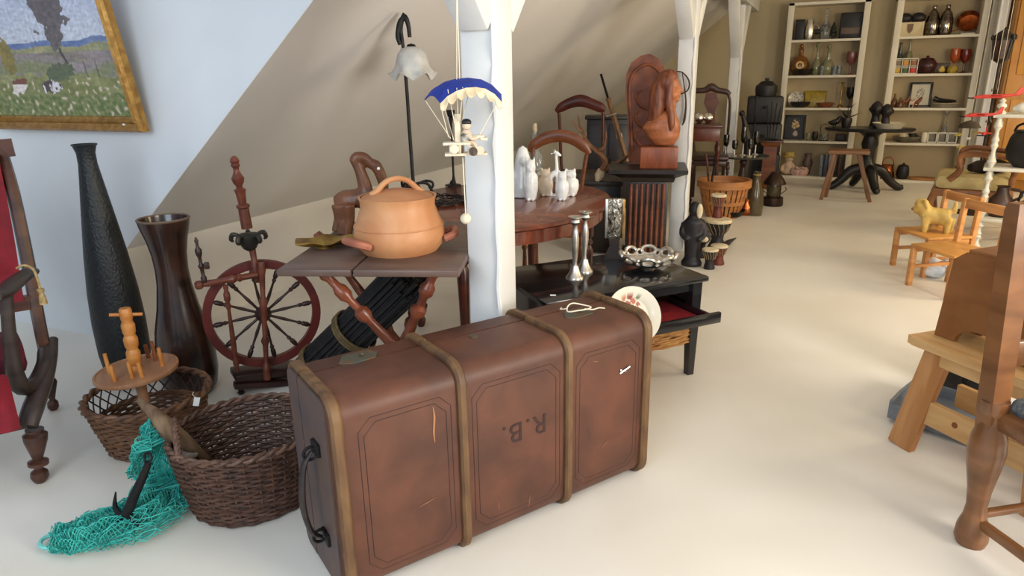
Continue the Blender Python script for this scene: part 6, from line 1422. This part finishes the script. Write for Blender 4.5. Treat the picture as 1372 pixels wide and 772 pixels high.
Fk = onst(0, .1, .1); t = fthing('brown_jug', 'dark brown stoneware jug on the lowest tier of the plant stand', 'jug', Fk); obj('body', B().lathe([(.001, 0), (.06, 0), (.08, .06), (.075, .12), (.04, .17), (.035, .21), (.045, .22), (.035, .22), (.001, .15)], n=24), mat('stoneware', (72, 46, 32), (44, 30, 24), rough=.4, scale=(12, 12, 12)), t); obj('handle', B().tube([(.07, 0, .12), (.11, 0, .15), (.1, 0, .19), (.04, 0, .2)], .01, 8, k=4), MATS['stoneware'], t)
Fk = onst(0, .26, .08); t = fthing('dark_kettle', 'dark iron kettle on the lowest tier of the plant stand', 'kettle', Fk); obj('body', B().lathe([(.001, 0), (.07, 0), (.085, .05), (.07, .11), (.03, .13), (.012, .15), (.001, .155)], n=24), BCASE, t); obj('handle', B().tube([(-.06, 0, .12), (-.05, 0, .18), (0, 0, .2), (.05, 0, .18), (.06, 0, .12)], .008, 8, k=4), IRON, t); obj('spout', B().tube([(-.07, 0, .06), (-.11, 0, .09), (-.125, 0, .12)], [.02, .014, .01], 8, k=3), BCASE, t)
F3 = Fr(P=(1.66, 6.05, 0)); t = fthing('black_stool', 'small black stool standing behind the white plant stand', 'stool', F3); obj('seat', B().lathe([(.001, .36), (.15, .36), (.16, .38), (.15, .4), (.001, .4)], n=28), BCASE, t)
for i in range(4): a = pi/4+pi/2*i; obj('leg', B().cyl((.14*cos(a), .14*sin(a), 0), (.1*cos(a), .1*sin(a), .36), .016, n=10), BCASE, t)
# ------------------------------------------------------------------ lantern on a tall pole
F = Fr(P=(1.35, 7.3, 0)); q = F.q; xp = q(1325, 200).x
lp = fthing('pole_lantern', 'dark metal street style lantern on a tall slim pole', 'lantern', F)
z0, z1 = q(1340, 83).z, q(1346, 50).z; xl = q(1341, 75).x; xp = xl
PAT = mat('aged_iron', (64, 54, 46), (40, 34, 30), rough=.5, metal=.5, scale=(30, 30, 30), bump=.2)
obj('pole', turned(B(), (xp, 0, .03), (xp, 0, z0), .014, [(0, 2), (.02, 1), (.3, 1), (.31, 2), (.33, 1), (.6, .9), (.61, 2), (.63, .9), (.8, .9), (.82, 1.8), (.84, .9), (1, 1)]), PAT, lp)
obj('foot', B().lathe([(.001, 0), (.14, 0), (.14, .015), (.04, .035), (.001, .04)], (xp, 0, 0), 28), PAT, lp)
hx_ = [(cos(pi/3*i+.3), sin(pi/3*i+.3)) for i in range(6)]
obj('glass_body', B().rings([[V((xl+c*r, s*r, z)) for c, s in hx_] for r, z in ((.05, z0+.02), (.072, z1-.02))]), mat('lantern_pane', (96, 66, 56), (70, 54, 46), rough=.25, scale=(20, 20, 20)), lp, ang=20)
for c, s in hx_: obj('rib', B().cyl((xl+c*.057, s*.057, z0+.02), (xl+c*.075, s*.075, z1-.02), .009, n=8), PAT, lp)
obj('cup', B().rings([[V((xl+c*r, s*r, z)) for c, s in hx_] for r, z in ((.018, z0-.01), (.05, z0+.01), (.062, z0+.025))]), PAT, lp, ang=20)
obj('roof', B().rings([[V((xl+c*r, s*r, z)) for c, s in hx_] for r, z in ((.084, z1-.025), (.088, z1-.01), (.06, z1+.03), (.05, z1+.04), (.02, z1+.06), (.001, z1+.085))]), PAT, lp, ang=20)
for c, s in hx_: obj('crown_leaf', B().ell((xl+c*.084, s*.084, z1+.0), (.013, .013, .024)), PAT, lp)
# red hanging bird mobile by the lantern
REDP = mat('red_paint', (190, 50, 40), (164, 36, 32), rough=.45, scale=(30, 30, 30))
def redbird(P, rz, ln, lab):
    F = Fr(P=P, rz=rz); t = fthing('red_plane', lab, 'toy', F, 'red hanging toy planes'); 
    obj('fuselage', B().tube([(-ln/2, 0, 0), (-ln*.3, 0, .008), (ln*.1, 0, .01), (ln/2, 0, .02)], [.004, .012, .012, .004], 8, k=3), REDP, t)
    obj('wing', B().box((-ln*.05, 0, .014), (.05, ln*.8, .006), .002), REDP, t); obj('tail_fin', B().prism([(ln*.36, .02), (ln*.5, .02), (ln*.52, .06), (ln*.45, .06)], -.003, .003), REDP, t)
    obj('propeller', B().box((-ln/2-.004, 0, 0), (.004, .07, .008)), DARK, t)
    obj('hanging_line', B().tube([(0, 0, .012), (0, 0, 2.39-P[2])], .001, 5), STRING, t)
    return t
p = onY(1335, 131, 5.35); redbird(tuple(p), R(20), .3, 'upper red toy plane hanging above the white plant stand')
p = onY(1316, 156, 5.5); redbird(tuple(p), R(18), .24, 'lower red toy plane hanging beside the white plant stand')
p = onY(1319, 181, 5.62); redbird(tuple(p), R(70), .1, 'smallest red toy plane hanging in front of the lantern pole')
p = onY(1299, 168, 7.4); F = Fr(P=p); t = fthing('bird_mobile', 'small mobile with yellow birds hanging before the white panel', 'mobile', F)
obj('umbrella', B().lathe([(.09, -.02), (.07, .012), (.035, .032), (.001, .042)], n=20, cap=False), mat('mobile_dark', (70, 58, 44), rough=.7), t, thick=.004); obj('hanging_line', B().tube([(0, 0, .04), (0, 0, 2.39-p.z)], .0015, 5), STRING, t)
for k, (dx, dy, dz, m_) in enumerate(((-.07, 0, -.09, 'y'), (.06, .03, -.07, 'y'), (.0, -.05, -.12, 'w'), (.05, -.03, -.19, 'w'), (-.04, .04, -.2, 'y'))):
    bq = obj('bird', B().tube([(dx-.03, dy, dz), (dx, dy, dz+.006), (dx+.03, dy, dz+.014)], [.006, .014, .004], 8, k=3).ell((dx, dy, dz+.008), (.012, .04, .004)), mat('bird_yellow', (206, 186, 90), rough=.6) if m_ == 'y' else WHS, t); obj('thread', B().tube([(dx, dy, dz+.006), (dx, dy, -.012)], .001, 5), STRING, bq)
# amber wardrobe at the far right
F = Fr(P=(2.15, 8.72, 0), rz=0); t = fthing('wardrobe', 'tall amber coloured wooden wardrobe at the far right', 'wardrobe', F)
AMBW = mat('amber_wood', (188, 132, 56), (158, 104, 38), rough=.4, scale=(5, 5, 1.5), detail=4)
obj('carcass', B().box((0, .22, 1.05), (.96, .4, 2.1), .01), AMBW, t)
for s in (-1, 1):
    d = obj('door', B().box((s*.235, .005, 1.08), (.45, .03, 1.9), .006), AMBW, t); obj('handle', B().cyl((s*.04, -.015, 1.05), (s*.04, -.045, 1.05), .014, n=12), mat('brass', (190, 150, 80)), d)
    for z in (.6, 1.55): obj('inset_panel', B().box((s*.235, -.014, z), (.32, .014, .72 if z > 1 else .7), .006), mat('amber_panel', (200, 146, 66), (172, 116, 46), rough=.4, scale=(5, 5, 1.5)), d)
obj('cornice', B().box((0, .2, 2.12), (1.02, .46, .06), .015), AMBW, t)
# ------------------------------------------------------------------ pine bench with the wooden stool box, tray and black box
PINE2 = mat('raw_pine', (208, 168, 114), (188, 142, 88), rough=.5, scale=(3, 20, 20), detail=4)
PINEL = mat('raw_pine_leg', (190, 138, 88), (166, 112, 64), rough=.5, scale=(20, 20, 3), detail=4)
RZB = R(-46); F = Fr(P=(.346, 2.51, 0), rz=RZB); q = F.q
pb = fthing('pine_bench', 'rough pine bench with splayed plank legs at the right edge', 'bench', F)
L_ = .52
b = B().prism([(-.01, .01), (.02, .0), (L_, 0), (L_, .26), (.03, .26), (.0, .2)], .372, .40, 'xy'); obj('seat_plank', b, PINE2, pb)
g = G(1197, 592); lf = MX.Rotation(-RZB, 3, 'Z') @ (g-F.P)
def plank(y0, y1, x0, x1): return B().beam((x0, y0, .0), (x1, y1, .375), .026, .088, up=(1, 0, 0))
obj('leg', plank(lf.y, .05, lf.x+.03, .085), PINEL, pb); obj('leg', plank(.24, .2, .36, .38), PINEL, pb)
obj('leg', plank(lf.y, .05, L_-.02, L_-.09), PINEL, pb); obj('leg', plank(.24, .2, L_-.02, L_-.09), PINEL, pb)
obj('front_rail', B().box((L_/2+.02, .026, .155), (L_-.04, .022, .085), .003), PINE2, pb)
obj('rear_rail', B().box((L_/2+.02, .235, .155), (L_-.04, .022, .085), .003), PINE2, pb)
obj('apron', B().box((L_/2+.04, .04, .345), (L_-.12, .02, .05), .003), PINE2, pb)
for x, z in ((.2, .16), (.44, .15)): obj('knot', B().cyl((x, .0155, z), (x, .0135, z), .01, n=12), mat('pine_knot', (124, 70, 34), rough=.6), pb)
F2 = Fr(P=F.P+F.ax*.025+F.ay*.085+V((0, 0, .401)), rz=RZB); q = F2.q
bs = fthing('wooden_step_stool', 'brown wooden box stool with arched cut out standing on the pine bench', 'stool', F2)
BXW = mat('box_stool_wood', (144, 94, 52), (120, 74, 38), rough=.4, scale=(4, 9, 9), detail=4)
wB, hB = .42, .30
poly = [(0, 0), (.07, 0)]+[(.07+(.16)*(1-cos(pi*i/10))/2, .055*sin(pi*i/10)) for i in range(1, 10)]+[(.24, 0), (wB, 0), (wB-.02, hB-.03), (wB-.06, hB), (.06, hB), (.022, hB-.03)]
obj('front_panel', B().prism(poly, 0, .02), BXW, bs); obj('rear_panel', B().prism(poly, .13, .15), BXW, bs)
obj('top_board', B().box((wB/2, .075, hB+.004), (wB-.13, .15, .016), .005), BXW, bs)
obj('inner_board', B().box((wB/2, .075, .08), (wB-.02, .11, .014), .002), BXW, bs)
obj('side_board', B().box((.03, .075, .18), (.016, .11, .2), .002, ry=.1), BXW, bs)
obj('price_sticker', B().cyl((.2, -.001, .2), (.2, -.003, .2), .011, n=14), MATS['paper_white'], bs)
F4 = Fr(P=G(1290, 531), rz=R(-20)); t = fthing('black_box', 'black box on the floor behind the pine bench', 'box', F4); obj('body', B().box((.03, .11, .125), (.22, .2, .25), .006), BCASE, t); obj('front_board', B().box((.0, -.014, .13), (.02, .012, .2), .003), IRON, t)
F5 = Fr(P=V((.48, 2.77, 0)), rz=R(-24)); t = fthing('metal_tray', 'long blue grey metal tray on the floor behind the pine bench', 'tray', F5)
GRY = mat('tray_grey', (128, 134, 142), (104, 110, 118), rough=.4, metal=.4, scale=(9, 9, 9))
obj('pan', B().box((.21, 0, .02), (.58, .3, .012), .003), GRY, t)
for yy in (-.15, .15): obj('long_side', B().box((.21, yy, .045), (.58, .01, .055), .002), GRY, t)
for xx in (-.08, .5): obj('end_side', B().prism([(-.15, .015), (.15, .015), (.15, .085), (.06, .095), (-.06, .095), (-.15, .085)], xx-.006, xx+.006, 'yz'), GRY, t)
# ------------------------------------------------------------------ carved oak chair cut by the right edge
OAK = mat('oak_chair', (128, 84, 50), (98, 62, 35), rough=.3, scale=(5, 5, 16), detail=4, coat=.2)
F = Fr(P=(.50, 1.975, 0), rz=R(35)); q = F.q
oc = fthing('oak_chair', 'carved oak chair with grey woven seat cut by the right edge', 'chair', F)
SW, SD = .44, .40     # local x: along the back, local -y: towards the seat front
Fv = Fr(P=(.50, 1.975, 0)); Rv = MX.Rotation(Fv.rz-F.rz, 3, 'Z')
def v(px, py, dy=0): return Rv @ Fv.q(px, py, dy)
sz = v(1330, 545).z
legp = [(0, .85), (.05, 1.0), (.12, .95), (.2, .7), (.28, .6), (.4, .7), (.55, .95), (.66, 1.1), (.76, 1.0), (.86, .66), (.9, .62), (.93, .8), (1, .8)]
tp = v(1371, 272); jt = v(1326, 575)
for x, y in ((0, 0), (SW, 0), (0, -SD), (SW, -SD)):
    e = V((x, y, 0)); obj('leg', turned(B(), e, e+V((jt.x, jt.y, sz+.02)) if y == 0 else e+V((0, 0, sz)), .042, legp, 14), OAK, oc)
d = tp-jt
for x in (0, SW):
    b = B().rings([[V((x+jt.x+d.x*k+a*w_, jt.y+d.y*k+b_*d_, jt.z-.02+(d.z+.02)*k)) for a, b_ in ((-1, -1), (1, -1), (1, 1), (-1, 1))] for k, w_, d_ in ((0, .024, .02), (.12, .026, .024), (.8, .03, .022), (.97, .03, .02), (1, .026, .016))])
    obj('back_post', b, OAK, oc)
for k in (.35, .62, .9): obj('back_slat', B().box((SW/2+jt.x+d.x*k, jt.y+d.y*k, jt.z+d.z*k), (SW-.04, .018, .07), .005), OAK, oc)
obj('stretcher', B().cyl((0, 0, .09), (SW, 0, .09), .013, n=10), OAK, oc); obj('stretcher', B().beam((0, 0, .075), (0, -SD, .075), .022, .026, bev=.004), OAK, oc); obj('stretcher', B().beam((SW, 0, .075), (SW, -SD, .075), .022, .026, bev=.004), OAK, oc); obj('stretcher', B().cyl((0, -SD, .12), (SW, -SD, .12), .013, n=10), OAK, oc)
obj('seat_frame', B().box((SW/2, -SD/2, sz-.03), (SW+.03, SD+.03, .05), .008), OAK, oc)
WOV = mat('grey_weave', (112, 116, 118), (78, 82, 84), rough=.9, scale=(110, 110, 60), bump=.6)
obj('seat', B().box((SW/2, -SD/2, sz+.012), (SW-.02, SD-.02, .05), .022), WOV, oc, 'grey woven seat')
